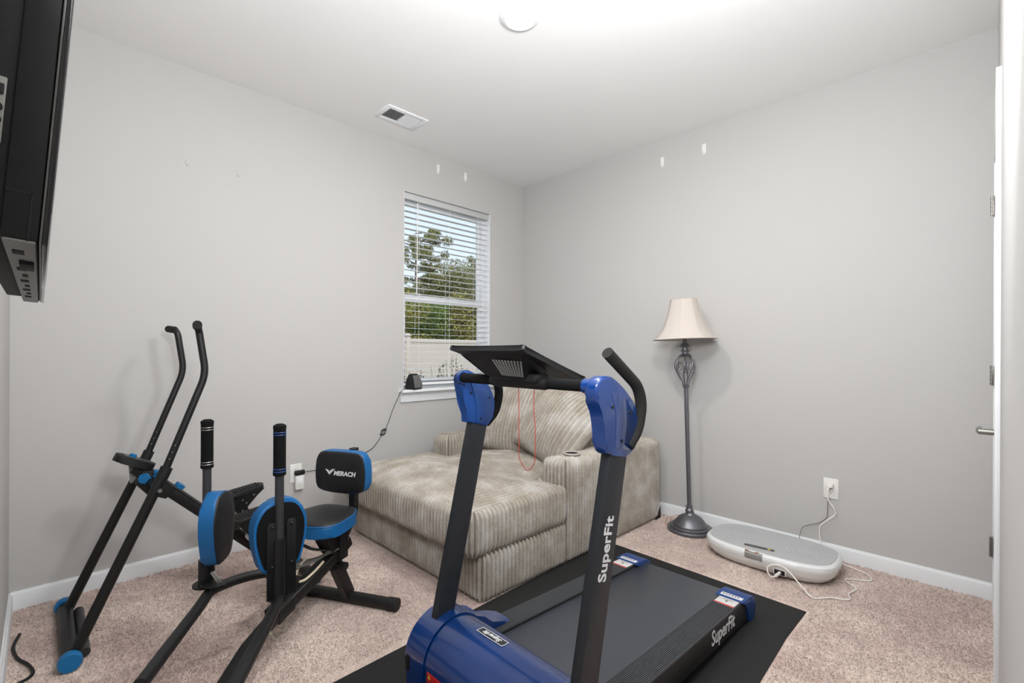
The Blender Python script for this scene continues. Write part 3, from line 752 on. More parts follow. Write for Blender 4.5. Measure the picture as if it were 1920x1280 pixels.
# ------------------------------------------------------------------ vibration plate
vp = thing('vibration_plate', 'white and grey oval vibration exercise plate on the carpet by the back wall', 'exercise plate', (2.255, -0.325, 0))
def stadium(cx, cy, a, b, e, n=72, rot=0.0):
    o = []
    for k in range(n):
        t = 2*pi*k/n; c_, s_ = cos(t), sin(t)
        x = a*math.copysign(abs(c_)**e, c_); y = b*math.copysign(abs(s_)**e, s_)
        o.append(V((cx+x*cos(rot)-y*sin(rot), cy+x*sin(rot)+y*cos(rot), 0)))
    return o
def stack(bm, rows, cx, cy, e=0.62, cap=True, rot=0.0):
    R = []
    for a, b, z in rows: R.append([bm.verts.new((p.x, p.y, z)) for p in stadium(cx, cy, a, b, e, rot=rot)])
    m = len(R[0])
    for A, B in zip(R, R[1:]):
        for k in range(m): bm.faces.new((A[k], A[(k+1) % m], B[(k+1) % m], B[k]))
    if cap: bm.faces.new(list(reversed(R[0]))); bm.faces.new(R[-1])
VX, VY = 2.255, -0.322
bm = NB(); stack(bm, [(0.262, 0.142, 0.006), (0.282, 0.160, 0.011), (0.303, 0.177, 0.028), (0.314, 0.187, 0.046), (0.318, 0.191, 0.0465), (0.328, 0.203, 0.075), (0.331, 0.206, 0.090), (0.328, 0.203, 0.104), (0.318, 0.193, 0.1125), (0.310, 0.186, 0.1135)], VX, VY); finish('plate_body', bm, 'platew', vp)
bm = NB(); stack(bm, [(0.311, 0.187, 0.112), (0.309, 0.185, 0.1165), (0.300, 0.176, 0.1172), (0.292, 0.169, 0.1168), (0.286, 0.164, 0.1165)], VX, VY); top_ = finish('rubber_top', bm, 'platetop', vp)
bm = NB()
for s_ in (-1, 1):
    for r in (0.05, 0.075, 0.10): sweep(bm, [V((VX+s_*0.17+r*cos(2*pi*k/36)*1.0, VY+r*sin(2*pi*k/36), 0.117)) for k in range(36)], 0.0016, seg=5, closed=True)
finish('grip_ring', bm, 'platetop', top_)
bm = NB(); dz = 0.1172
prism(bm, [(x, y) for x, y in [(-0.062+0.014*cos(t), 0.014*sin(t)) for t in [pi/2+pi*k/8 for k in range(9)]]+[(0.062+0.014*cos(t), 0.014*sin(t)) for t in [-pi/2+pi*k/8 for k in range(9)]]], 0, 0.0015, axes((2.235, -0.449, dz), V((0.99, 0.13, 0)).normalized(), V((-0.13, 0.99, 0)).normalized(), V((0, 0, 1)))); dsp = finish('display', bm, 'grey_screen', vp)
bm = NB(); lathe(bm, [(0.008, 0), (0.008, 0.001)], 14, Matrix.Translation((2.283, -0.443, dz+0.001))); finish('power_mark', bm, 'yellow', dsp)
bm = NB()
for sx in (-0.2, 0.2):
    for sy in (-0.09, 0.09): lathe(bm, [(0.028, 0.0), (0.03, 0.004), (0.027, 0.026)], 16, Matrix.Translation((VX+sx, VY+sy, 0)))
finish('rubber_feet', bm, 'blackm', vp)
# labels and tape on the front flank
def flank(z):  # outer front of the body at height z
    tab = [(0.022, 0.135), (0.042, 0.178), (0.050, 0.187), (0.075, 0.203), (0.09, 0.206), (0.104, 0.203), (0.1125, 0.193)]
    for (a, b), (c_, d_) in zip(tab, tab[1:]):
        if a <= z <= c_: return b+(d_-b)*(z-a)/(c_-a)
    return 0.19
def flankpatch(name, m, x0, x1, z0, z1, par, off=0.0012):
    bm = NB(); g = []
    for i in range(9):
        x = x0+(x1-x0)*i/8; u = abs(x-VX)/0.331; row = []
        for j in range(7):
            z = z0+(z1-z0)*j/6; b = flank(z); y = VY-b*(max(0, 1-u**(2/0.62)))**(0.62/2)-off
            row.append(bm.verts.new((x, y, z+0.0008)))
        g.append(row)
    for i in range(8):
        for j in range(6): bm.faces.new((g[i][j], g[i+1][j], g[i+1][j+1], g[i][j+1]))
    r = bmesh.ops.solidify(bm, geom=list(bm.faces), thickness=-0.0006)
    return finish(name, bm, m, par)
flankpatch('clear_label', 'tape', 2.185, 2.275, 0.052, 0.110, vp)
flankpatch('rating_label', 'grey_screen', 2.215, 2.285, 0.028, 0.047, vp)
bm = NB()
for x in (2.195, 2.245): box(bm, x-0.010, x+0.010, -0.5235, -0.512, 0.1125, 0.1140, 0.0004)
finish('tape_end', bm, 'tan', vp)
bm = NB(); box(bm, 2.325, 2.385, -0.516, -0.47, 0.026, 0.058, 0.003); sk = finish('power_socket', bm, 'platew', vp)
bm = NB(); box(bm, 2.330, 2.380, -0.5175, -0.510, 0.030, 0.054, 0.001); finish('socket_recess', bm, 'dark_hole', sk)

# ------------------------------------------------------------------ right wall outlet with the plate's white cord
def outlet(name, label, c, nrm, m='plastic_white'):
    """duplex outlet: plate, two receptacles, screw; c on the wall, nrm into the room"""
    n_ = V(nrm); u = V((0, 0, 1)); a = u.cross(n_).normalized(); mx = axes(c, a, u, n_)
    t = thing(name, label, 'outlet', c)
    bm = NB(); box(bm, -0.037, 0.037, -0.0585, 0.0585, 0, 0.006, 0.003, mx); finish('cover_plate', bm, m, t)
    for s_ in (-1, 1):
        bm = NB(); prism(bm, smooth_poly([(-0.016, -0.012), (0, -0.0145), (0.016, -0.012), (0.016, 0.012), (0, 0.0145), (-0.016, 0.012)], 3), 0.005, 0.0075, mx @ Matrix.Translation((0, s_*0.0195, 0))); r_ = finish('receptacle', bm, m, t)
        bm = NB()
        for x, y, hh in ((-0.0063, 0.003, 0.004), (0.0063, 0.003, 0.0035)): box(bm, x-0.0011, x+0.0011, s_*0.0195+y-hh, s_*0.0195+y+hh, 0.007, 0.0078, 0, mx)
        lathe(bm, [(0.0025, 0.007), (0.0025, 0.0078)], 10, mx @ Matrix.Translation((0, s_*0.0195-0.007, 0)))
        finish('slot', bm, 'dark_hole', r_)
    bm = NB(); lathe(bm, [(0.003, 0.005), (0.003, 0.007)], 10, mx); finish('screw', bm, 'steel', t)
    return t
outlet('wall_outlet', 'white outlet on the back wall above the vibration plate', (2.478, 0, 0.401), (0, -1, 0))
wc = thing('power_cord', 'white power cord from the back wall outlet to the vibration plate', 'cord', (2.48, -0.1, 0.2))
bm = NB(); box(bm, 2.463, 2.493, -0.042, -0.008, 0.412, 0.432, 0.004); finish('plug', bm, 'white_cord', wc)
bm = NB(); sweep(bm, smooth_path([(2.478, -0.040, 0.420), (2.472, -0.055, 0.395), (2.478, -0.06, 0.345), (2.505, -0.055, 0.30), (2.505, -0.05, 0.265), (2.468, -0.05, 0.225), (2.435, -0.045, 0.185), (2.43, -0.04, 0.15), (2.437, -0.045, 0.10), (2.47, -0.055, 0.02), (2.56, -0.075, 0.008), (2.66, -0.12, 0.008), (2.69, -0.20, 0.008), (2.60, -0.262, 0.008), (2.608, -0.30, 0.008), (2.655, -0.355, 0.008), (2.64, -0.44, 0.008), (2.652, -0.505, 0.008), (2.585, -0.548, 0.008), (2.53, -0.612, 0.010), (2.478, -0.585, 0.03), (2.425, -0.565, 0.070), (2.385, -0.560, 0.094), (2.345, -0.557, 0.092), (2.315, -0.562, 0.075), (2.315, -0.57, 0.05), (2.332, -0.57, 0.030), (2.350, -0.545, 0.034), (2.356, -0.52, 0.040)]), 0.0034, seg=8); finish('cable', bm, 'white_cord', wc)
bm = NB(); cyl(bm, (2.348, -0.552, 0.034), (2.358, -0.508, 0.043), 0.0075, 10); finish('connector', bm, 'white_cord', wc)
cc = NB(); sweep(cc, smooth_path([(2.476, -0.012, 0.345), (2.465, -0.012, 0.325), (2.463, -0.012, 0.26), (2.455, -0.012, 0.225), (2.42, -0.014, 0.19), (2.37, -0.016, 0.165), (2.34, -0.05, 0.14), (2.33, -0.09, 0.02)]), 0.0020, seg=7)
solo('loose_cord', cc, 'cordgrey', 'thin grey cord hanging behind the white one on the back wall', 'cord', (2.46, -0.012, 0.25))

# ------------------------------------------------------------------ equipment mat
bm = NB()
mp = [(1.440, -0.736), (2.02, -0.752), (2.536, -0.764), (2.532, -1.05), (2.545, -1.42), (2.540, -2.2), (2.545, -3.0), (1.490, -3.0), (1.474, -2.2), (1.452, -1.4)]
prism(bm, mp, 0.0005, 0.0055, Matrix(), 0.0015, 1)
solo('equipment_mat', bm, 'matrub', 'thin black rubber mat lying on the carpet under the treadmill', 'mat', (2.0, -1.9, 0))

# ------------------------------------------------------------------ treadmill
tm = thing('treadmill', 'black folding treadmill with glossy blue hood and blue upright brackets', 'treadmill', (2.076, -1.7, 0.0055))
XC = 2.076
def rz(y): return 0.112+0.050*(-1.05-y)          # rail top height along the inclined deck
YR, YF = -1.03, -2.30
SL = math.atan(0.05)
def slab(bm, x0, x1, y0, y1, h0, h1, bev=0.003):
    """box following the deck incline; heights relative to rail top"""
    vs = box(bm, x0, x1, y0, y1, h0, h1, bev)
    for v in vs: v.co.z += rz(v.co.y)
bm = NB(); slab(bm, 1.79, 2.36, YF, YR, -0.055, -0.020); slab(bm, 1.80, 2.35, YF, YR-0.02, -0.085, -0.05); finish('deck', bm, 'blackm', tm)
bm = NB(); slab(bm, XC-0.214, XC+0.214, YF, YR+0.012, -0.021, -0.013, 0.003); finish('running_belt', bm, 'belt', tm)
bm = NB(); cyl(bm, (1.85, YR-0.005, rz(YR)-0.045), (2.30, YR-0.005, rz(YR)-0.045), 0.028, 18); finish('rear_roller', bm, 'blackm', tm)
for nm, x0, x1, out_ in (('left', 1.770, 1.868, -1), ('right', 2.280, 2.380, 1)):
    bm = NB(); slab(bm, x0, x1, YF, YR, -0.095, -0.004, 0.004); ra = finish('side_rail', bm, 'upright' if False else 'blackm', tm)
    bm = NB(); prof_ = [(x0+0.002, -0.006)]; nr = 15; wd = (x1-x0-0.006)/nr
    for k in range(nr):
        a = x0+0.003+k*wd; prof_ += [(a+wd*0.08, -0.004), (a+wd*0.22, 0.0), (a+wd*0.78, 0.0), (a+wd*0.92, -0.004)]
    prof_ += [(x1-0.002, -0.006)]
    A = [bm.verts.new((x, YF, z+rz(YF))) for x, z in prof_]; B = [bm.verts.new((x, YR-0.03, z+rz(YR-0.03))) for x, z in prof_]
    for k in range(len(A)-1): bm.faces.new((A[k], A[k+1], B[k+1], B[k]))
    finish('foot_rail_tread', bm, 'rail', ra, 20)
    # blue end cap wrapping the rear of the rail
    bm = NB(); ex = 0.008
    x0c, x1c = (x0-ex, x1+0.010) if out_ < 0 else (x0-0.010, x1+ex)
    pf = smooth_poly([(-1.118, 0.004), (-1.05, 0.006), (-0.995, -0.006), (-0.968, -0.040), (-0.975, -0.085), (-1.02, -0.108), (-1.045, -0.100), (-1.06, -0.06), (-1.085, -0.02), (-1.118, -0.002)], 4)
    prism(bm, [(y, rz(y)+z) for y, z in pf], x0c, x1c, axes((0, 0, 0), V((0, 1, 0)), V((0, 0, 1)), V((1, 0, 0))), 0.006)
    cp = finish('end_cap', bm, 'tmbluem', tm, 45); cp['label'] = 'satin blue rear end cap'
    bm = NB(); slab(bm, x0+0.006, x1-0.004, -1.112, -1.084, 0.0052, 0.0068, 0.0003); st = finish('cap_label', bm, 'print', cp)
    mx = axes(((x0+x1)/2, -1.098, rz(-1.098)+0.0072), V((1, 0, 0)), V((0, 1, 0)), V((0, 0, 1)))
    bm = NB()
    for k in range(6): box(bm, -0.036+k*0.012, -0.029+k*0.012, -0.004, 0.004, 0, 0.0004, 0, mx)
    finish('small_print', bm, 'grey_screen', cp)
    bm = NB(); slab(bm, x0+0.010, x1-0.008, -1.195, -1.120, 0.0004, 0.0016, 0.0003); sk = finish('warning_sticker', bm, 'sticker', ra)
    bm = NB(); slab(bm, x0+0.010, x1-0.008, -1.195, -1.186, 0.0016, 0.0022, 0.0002); finish('red_strip', bm, 'red', sk)
    mx = axes(((x0+x1)/2, -1.155, rz(-1.155)+0.0018), V((1, 0, 0)), V((0, 1, 0)), V((0, 0, 1)))
    bm = NB(); box(bm, -0.004, 0.004, -0.006, 0.006, 0, 0.0005, 0, mx)
    for k in (-1, 1): box(bm, -0.02, 0.02, k*0.015-0.001, k*0.015+0.001, 0, 0.0004, 0, mx)
    finish('sticker_print', bm, 'grey_screen', sk)
# writing on the outer face of the right rail
ty = -1.315
mx = axes((2.3806, ty, rz(ty)-0.042), V((0, 1, -0.05)).normalized(), V((0, 0.05, 1)).normalized(), V((1, 0, 0)))
writing('lettering', 'SuperFit', 0.080, mx, 'print', tm, bold=0.0011, sx=0.86)
# transport wheels / front foot under the motor hood
bm = NB()
for x in (1.80, 2.35): cyl(bm, (x-0.014, -2.33, 0.0355), (x+0.014, -2.33, 0.0355), 0.030, 20)
for x in (1.82, 2.33): box(bm, x-0.02, x+0.02, -1.09, -1.05, 0.0058, 0.03, 0.004)
finish('wheels', bm, 'blackm', tm)
# motor hood: barrel across the front, end housings either side
HY, HZ, HR = -2.235, 0.150, 0.128
def hoodprof(r, tail):
    o = []
    for k in range(22):
        t = radians(250-k*12.3); o.append((HY+r*cos(t)*1.0, HZ+r*sin(t)))
    # rear slope towards the belt
    o += [(HY+r*0.99, HZ-0.012*0)] if not tail else []
    o += tail
    return o
mxp = axes((0, 0, 0), V((0, 1, 0)), V((0, 0, 1)), V((1, 0, 0)))
pr = [(HY-HR+0.02, 0.022), (HY-HR, 0.045)]+[(HY+HR*cos(radians(a)), HZ+HR*sin(radians(a))) for a in range(180, 34, -8)]
pr += [(-2.105, 0.205), (-2.075, 0.168), (-2.068, 0.152), (-2.10, 0.135), (-2.2, 0.07)]
bm = NB(); prism(bm, pr, 1.842, 2.310, mxp, 0.003); hood = finish('motor_hood', bm, 'tmblue', tm, 30); hood['label'] = 'glossy blue motor hood'
for x0, x1, sgn in ((1.735, 1.838, -1), (2.314, 2.417, 1)):
    R2 = HR+0.006
    pe = [(HY-R2+0.02, 0.018), (HY-R2, 0.04)]+[(HY+R2*cos(radians(a)), HZ+R2*sin(radians(a))) for a in range(180, 40, -8)]
    pe += [(-2.11, 0.212), (-2.06, 0.190), (-2.005, 0.172), (-1.965, 0.160), (-1.985, 0.128), (-2.05, 0.085), (-2.13, 0.045), (-2.2, 0.03)] if sgn < 0 else [(-2.125, 0.205), (-2.10, 0.185), (-2.10, 0.10), (-2.13, 0.045), (-2.2, 0.03)]
    bm = NB(); prism(bm, pe, x0, x1, mxp, 0.016, 4); hs = finish('hood_end_housing', bm, 'tmblue', tm, 35)
    xa = x0-0.004 if sgn < 0 else x1-0.004
    bm = NB(); prism(bm, [(HY+(R2-0.012)*cos(radians(a)), HZ+(R2-0.012)*sin(radians(a))) for a in range(0, 360, 12)], xa, xa+0.008, mxp, 0.003); finish('end_plate', bm, 'blackm', hs)
    bm = NB(); box(bm, x0+0.008, x0+0.030, HY-R2-0.004, HY-R2+0.02, 0.12, 0.17, 0.004); finish('housing_slot', bm, 'dark_hole', hs)
# hood badge (faces the runner), print on the barrel
def onhood(ang, x, off=0.0):
    a = radians(ang); n_ = V((0, cos(a), sin(a))); return V((x, HY, HZ))+n_*(HR+off), n_, V((0, -sin(a), cos(a)))
c_, n_, tdir = onhood(84, 2.01, 0.0006)
mx = axes(c_, V((1, 0, 0)), V((0, n_.z*0-tdir.y*-1, tdir.z)).normalized()*1, n_)
mx = axes(c_, V((-1, 0, 0)), n_.cross(V((-1, 0, 0))), n_)
bm = NB()
outl = [V((x, y, 0)) for x, y in smooth_poly([(-0.058, -0.011), (-0.050, -0.015), (0.050, -0.015), (0.058, -0.011), (0.058, 0.011), (0.050, 0.015), (-0.050, 0.015), (-0.058, 0.011)], 3)]
sweep(bm, [mx @ (p+V((0, 0, 0.0006))) for p in outl], 0.0013, seg=5, closed=True); bd = finish('badge_outline', bm, 'print', hood)
bm = NB(); prism(bm, [(p.x, p.y) for p in outl], -0.001, 0.0008, mx); finish('badge_plate', bm, 'upright', hood)
writing('badge_lettering', 'Superfit', 0.024, mx @ Matrix.Translation((0, -0.0005, 0.0012)), 'print', hood, bold=0.0008, shear=0.25)
bm = NB(); box(bm, 1.856, 1.935, HY-HR-0.0012, HY-HR+0.0005, 0.090, 0.160, 0.0003)
rs = finish('red_warning_label', bm, 'red', hood)
mx = axes((1.869, HY-HR-0.0013, 0.149), V((1, 0, 0)), V((0, 0, 1)), V((0, -1, 0)))
bm = NB(); prism(bm, [(-0.008, -0.007), (0.008, -0.007), (0, 0.008)], 0, 0.0006, mx); finish('warning_triangle', bm, 'yellow', rs)
# uprights
def uy(z): return -2.10-0.235*(0.91-z)
for xa, xb, sg in ((1.772, 1.802, -1), (2.366, 2.397, 1)):
    bm = NB(); sweep(bm, [((xa+xb)/2, uy(0.12), 0.12), ((xa+xb)/2, uy(1.0), 1.0)], 1, sec=rsec(xb-xa, 0.076 if sg < 0 else 0.086, 0.10, 2), up=V((0, 1, 0))); up_ = finish('upright', bm, 'upright', tm, 30)
    # bracket, side profile in (y, z)
    pb = [(-2.198, 1.085), (-2.190, 1.103), (-2.172, 1.114), (-2.150, 1.116), (-2.120, 1.103), (-2.080, 1.076), (-2.055, 1.054), (-2.040, 1.036), (-2.031, 1.016), (-2.029, 0.995), (-2.031, 0.965), (-2.031, 0.935), (-2.064, 0.904), (-2.160, 0.930), (-2.160, 0.965), (-2.166, 1.000), (-2.182, 1.035), (-2.194, 1.062)] if sg < 0 else smooth_poly( [(-2.212, 1.103), (-2.170, 1.120), (-2.115, 1.098), (-2.058, 1.058), (-2.016, 1.012), (-2.010, 0.975), (-2.018, 0.928), (-2.052, 0.889), (-2.11, 0.897), (-2.172, 0.915), (-2.180, 0.97), (-2.192, 1.02), (-2.215, 1.062)], 4)
    bm = NB(); prism(bm, pb, xa-0.005, xb+0.006, mxp, 0.009, 3)
    br_ = finish('bracket', bm, 'tmblue' if sg > 0 else 'tmbluem', up_, 45); br_['label'] = 'blue plastic bracket joining upright, handlebar and crossbar'
    # inner cover panel with seam and screws
    pc = [(-2.150, 1.085), (-2.120, 1.085), (-2.072, 1.045), (-2.046, 1.012), (-2.046, 0.945), (-2.070, 0.918), (-2.118, 0.926), (-2.120, 0.985), (-2.128, 1.015)] if sg < 0 else [(-2.150, 1.070), (-2.120, 1.080), (-2.070, 1.045), (-2.034, 1.005), (-2.030, 0.945), (-2.060, 0.906), (-2.130, 0.922), (-2.128, 0.985), (-2.130, 1.02)]
    bm = NB(); prism(bm, pc, xb+0.0050, xb+(0.0085 if sg < 0 else 0.0070), mxp, 0.0006, 1); finish('bracket_cover', bm, 'tmbluem' if sg < 0 else 'tmblue', br_, 45)
    bm = NB()
    for y, z in ((-2.146, 1.035), (-2.058, 1.012), (-2.10, 0.938)): cyl(bm, (xb+0.007, y, z), (xb+0.0094, y, z), 0.0045, 10)
    finish('bracket_screw', bm, 'blackm', br_)
    # grip rail: starts low at the rear of the bracket, sweeps up and forward
    xg = xb+0.002 if sg > 0 else xa+0.02
    gp = [(xg-0.004, -2.055, 0.915), (xg, -2.008, 0.955), (xg+0.004, -1.992, 1.03), (xg+0.002, -2.012, 1.085), (xg-0.004, -2.160, 1.182)]
    bm = NB(); sweep(bm, gp, 0.0165, seg=16, bend=0.075); gr = finish('hand_grip', bm, 'foam_grey' if sg > 0 else 'foam', up_)
mx = axes((2.3976, uy(0.655)-0.004, 0.655), V((0, 0.229, 0.973)), V((0, -0.973, 0.229)), V((1, 0, 0)))
writing('lettering', 'SuperFit', 0.052, mx, 'print', tm, bold=0.0011, sx=0.98)
# crossbar, console
bm = NB(); cyl(bm, (1.79, -2.192, 1.091), (2.372, -2.192, 1.091), 0.0165, 18); cb = finish('crossbar', bm, 'foam', tm)
for xa, xb in ((2.345, 2.368), (1.80, 1.822)):
    bm = NB(); cyl(bm, (xa, -2.192, 1.091), (xb, -2.192, 1.091), 0.0205, 18); finish('crossbar_collar', bm, 'tmblue', cb)
con = V((2.08, -2.185, 1.146)); tl = math.atan2(0.085, 0.245)
mc = Matrix.Translation(con) @ Matrix.Rotation(-tl, 4, 'X')
bm = NB(); prism(bm, smooth_poly([(-0.150, 0.130), (-0.150, -0.128), (-0.140, -0.140), (0.140, -0.140), (0.150, -0.128), (0.150, 0.130), (0.135, 0.140), (-0.135, 0.140)], 3), -0.007, 0.009, mc, 0.004); cs = finish('console', bm, 'blackm', tm); cs['label'] = 'flat black tilted console'
bm = NB(); prism(bm, [(-0.13, -0.12), (0.13, -0.12), (0.13, 0.12), (-0.13, 0.12)], 0.0085, 0.0105, mc, 0.001); finish('console_screen', bm, 'gloss_black', cs)
bm = NB()
hp = [(-0.135, -0.118), (0.128, -0.118), (0.085, 0.05), (0.03, 0.09), (-0.05, 0.09), (-0.09, 0.05)]
A = [bm.verts.new(mc @ V((x, y, -0.006))) for x, y in hp]; B = [bm.verts.new(mc @ V((x*0.62-0.0, y*0.55+0.03, -0.052))) for x, y in hp]
bm.faces.new(A); bm.faces.new(list(reversed(B)))
for k in range(6): bm.faces.new((A[k], A[(k+1) % 6], B[(k+1) % 6], B[k]))
finish('console_housing', bm, 'blackm', cs, 30)
bm = NB(); sweep(bm, [(1.975, -2.192, 1.091), (1.985, -2.192, 1.091), (2.205, -2.192, 1.091), (2.215, -2.192, 1.091)], [0.017, 0.020, 0.020, 0.017], seg=18); box(bm, 1.995, 2.195, -2.225, -2.165, 1.092, 1.118, 0.008); finish('console_mount', bm, 'blackm', cs)
bm = NB()
for k in range(10):
    x = 0.004+k*0.0115; q0 = mc @ V((x, -0.104+0.0015*k, -0.019)); q1 = mc @ V((x*0.72+0.004, -0.052+0.001*k, -0.050)); nn = V((0, -0.004, -0.003))
    sweep(bm, [q0+nn, q1+nn], 1, sec=rsec(0.0058, 0.003, 0.3))
finish('speaker_grille', bm, 'clear', cs)
# red safety-key cord looping from the console
bm = NB(); sweep(bm, smooth_path([(2.086, -2.185, 1.075), (2.086, -2.183, 1.0), (2.083, -2.18, 0.94), (2.084, -2.18, 0.88), (2.086, -2.18, 0.850), (2.118, -2.178, 0.818), (2.150, -2.18, 0.848), (2.153, -2.18, 0.90), (2.154, -2.182, 0.955), (2.149, -2.183, 1.01), (2.152, -2.185, 1.075)]), 0.0012, seg=6); sc = finish('safety_cord', bm, 'redcord', cs); sc['label'] = 'thin red safety cord hanging in a loop'

# ------------------------------------------------------------------ stair stepper by the window wall
stp = thing('stair_stepper', 'black folding stair stepper with tall curved handlebars beside the left wall', 'stepper', (0.475, -2.75, 0))
bm = NB(); cyl(bm, (0.222, -3.162, 0.031), (0.725, -3.162, 0.031), 0.027, 18); fb = finish('front_base', bm, 'black', stp)
bm = NB(); cyl(bm, (0.27, -3.118, 0.024), (0.68, -3.118, 0.024), 0.017, 14); finish('base_brace', bm, 'grey_tube', fb)
for x0, x1 in ((0.722, 0.758), (0.190, 0.226)):
    bm = NB(); lathe(bm, [(0.022, 0), (0.034, 0.003), (0.036, 0.012), (0.036, 0.028), (0.031, 0.036), (0.018, 0.036)], 22, axes((x0, -3.162, 0.036), V((0, 1, 0)), V((0, 0, 1)), V((1, 0, 0)))); c_ = finish('base_end_cap', bm, 'bluecap', fb); c_['label'] = 'round blue end cap'
for x, sg in ((0.25, -1), (0.70, 1)):
    bm = NB(); sweep(bm, [(x, -3.150, 0.04), (x, -2.868, 0.690)], 0.0195, seg=16); lo = finish('lower_post', bm, 'black', stp)
    bm = NB(); sweep(bm, [(x, -2.884, 0.652), (x, -2.866, 0.694)], 0.0225, seg=16); finish('post_sleeve', bm, 'blackm', lo)
    bm = NB(); sweep(bm, [(x, -2.88, 0.66), (x, -2.728, 1.080), (x, -2.756, 1.278), (x+sg*0.055, -2.775, 1.288)], 0.0145, seg=16, bend=0.05); hb = finish('handlebar', bm, 'black', stp)
    bm = NB(); sweep(bm, [(x+sg*0.018, -2.764, 1.284), (x+sg*0.088, -2.778, 1.290)], 0.0175, seg=16); finish('handle_grip', bm, 'foam_grey', hb)
    bm = NB()
    for t in (0.10, 0.17, 0.24):
        c_ = V((x, -2.868, 0.690)).lerp(V((x, -2.728, 1.080)), t); sphere(bm, c_+V((0.0125, -0.006, 0)), 0.0026, u=8, v=6)
    finish('adjust_hole', bm, 'steel', hb)
bm = NB(); cyl(bm, (0.25, -2.893, 0.605), (0.70, -2.893, 0.605), 0.014, 14); ax_ = finish('pivot_axle', bm, 'black', stp)
bm = NB(); cyl(bm, (0.518, -2.872, 0.575), (0.545, -2.872, 0.575), 0.006, 10); cyl(bm, (0.716, -2.893, 0.605), (0.724, -2.893, 0.605), 0.008, 10); finish('pivot_bolt', bm, 'steel', ax_)
bd_ = V((0, 0.70, -0.70)).normalized()
def bp(t, dx=0.0, dn=0.0): return V((0.475+dx, -2.93, 0.645))+bd_*t+V((0, 0.707, 0.707))*dn
bm = NB(); sweep(bm, [bp(-0.03), bp(0.84)], 1, sec=rsec(0.042, 0.044, 0.14, 2), up=V((1, 0, 0))); bmn = finish('main_beam', bm, 'black', stp, 30)
bm = NB()
for dx in (-0.013, 0.013): sweep(bm, [bp(0.08, dx, 0.026), bp(0.80, dx, 0.026)], 0.006, seg=8)
finish('beam_rail', bm, 'grey_tube', bmn)
bm = NB(); prism(bm, [(-0.05, -0.045), (0.03, -0.055), (0.10, -0.03), (0.10, 0.02), (0, 0.04), (-0.06, 0.03)], -0.027, 0.027, axes(bp(0.06), bd_, V((0, 0.707, 0.707)), V((1, 0, 0))), 0.004); finish('pivot_bracket', bm, 'blackm', bmn)
# monitor on its neck
mm = axes((0.475, -2.944, 0.692), V((1, 0, 0)), V((0, 0.86, -0.42)).normalized(), V((0, 0.42, 0.86)).normalized())
bm = NB(); prism(bm, smooth_poly([(-0.046, 0.03), (-0.05, -0.03), (-0.03, -0.075), (0.03, -0.075), (0.05, -0.03), (0.046, 0.03), (0.026, 0.068), (-0.026, 0.068)], 5), -0.017, 0.015, mm, 0.007, 3); mo = finish('monitor', bm, 'blackm', stp); mo['label'] = 'oval black workout monitor'
bm = NB(); prism(bm, [(-0.03, -0.05), (0.03, -0.05), (0.03, 0.01), (-0.03, 0.01)], 0.0148, 0.0158, mm); finish('monitor_screen', bm, 'grey_screen', mo)
bm = NB(); lathe(bm, [(0.013, 0.015), (0.014, 0.026), (0.010, 0.029)], 16, mm @ Matrix.Translation((0, -0.02, 0))); finish('monitor_button', bm, 'bluecap', mo)
bm = NB(); prism(bm, [(-0.02, -0.015), (0.04, -0.015), (0.050, -0.075), (0.022, -0.088)], -0.012, 0.012, axes(mm.translation, V((0, 0.86, -0.42)).normalized(), V((0, 0.42, 0.86)).normalized(), V((1, 0, 0)))); finish('monitor_neck', bm, 'clear', mo)
def knob(bm, c, ax, r, t):
    a, b = frame(V(ax)); n_ = V(ax).normalized()
    prism(bm, smooth_poly([((r if k % 2 == 0 else r*0.78)*cos(2*pi*k/10), (r if k % 2 == 0 else r*0.78)*sin(2*pi*k/10)) for k in range(10)], 3), 0, t, axes(c, a, b, n_), 0.003)
    cyl(bm, V(c)-n_*0.02, V(c)+n_*0.004, 0.006, 10)
for c_, ax, r, t in (((0.508, -2.912, 0.618), (0.75, -0.6, 0.2), 0.024, 0.018), ((0.53, -2.878, 0.642), (0.2, 0.3, 0.9), 0.012, 0.012), (tuple(bp(0.17, 0, 0.032)), (0.1, 0.68, 0.72), 0.023, 0.018)):
    bm = NB(); knob(bm, c_, ax, r, t); kb = finish('adjust_knob', bm, 'bluecap', stp); kb['label'] = 'blue star-shaped adjusting knob'
# rear stabiliser
bm = NB(); cyl(bm, (0.26, -2.245, 0.030), (0.69, -2.245, 0.030), 0.026, 18); rb = finish('rear_base', bm, 'black', stp)
bm = NB(); sweep(bm, [bp(0.80), (0.475, -2.245, 0.035)], 0.02, seg=12); finish('base_joint', bm, 'black', rb)
for x0 in (0.224, 0.688):
    bm = NB(); lathe(bm, [(0.020, 0), (0.032, 0.003), (0.033, 0.026), (0.028, 0.036), (0.016, 0.036)], 20, axes((x0, -2.245, 0.034), V((0, 1, 0)), V((0, 0, 1)), V((1, 0, 0)))); c_ = finish('base_end_cap', bm, 'bluecap', rb); c_['label'] = 'round blue end cap'
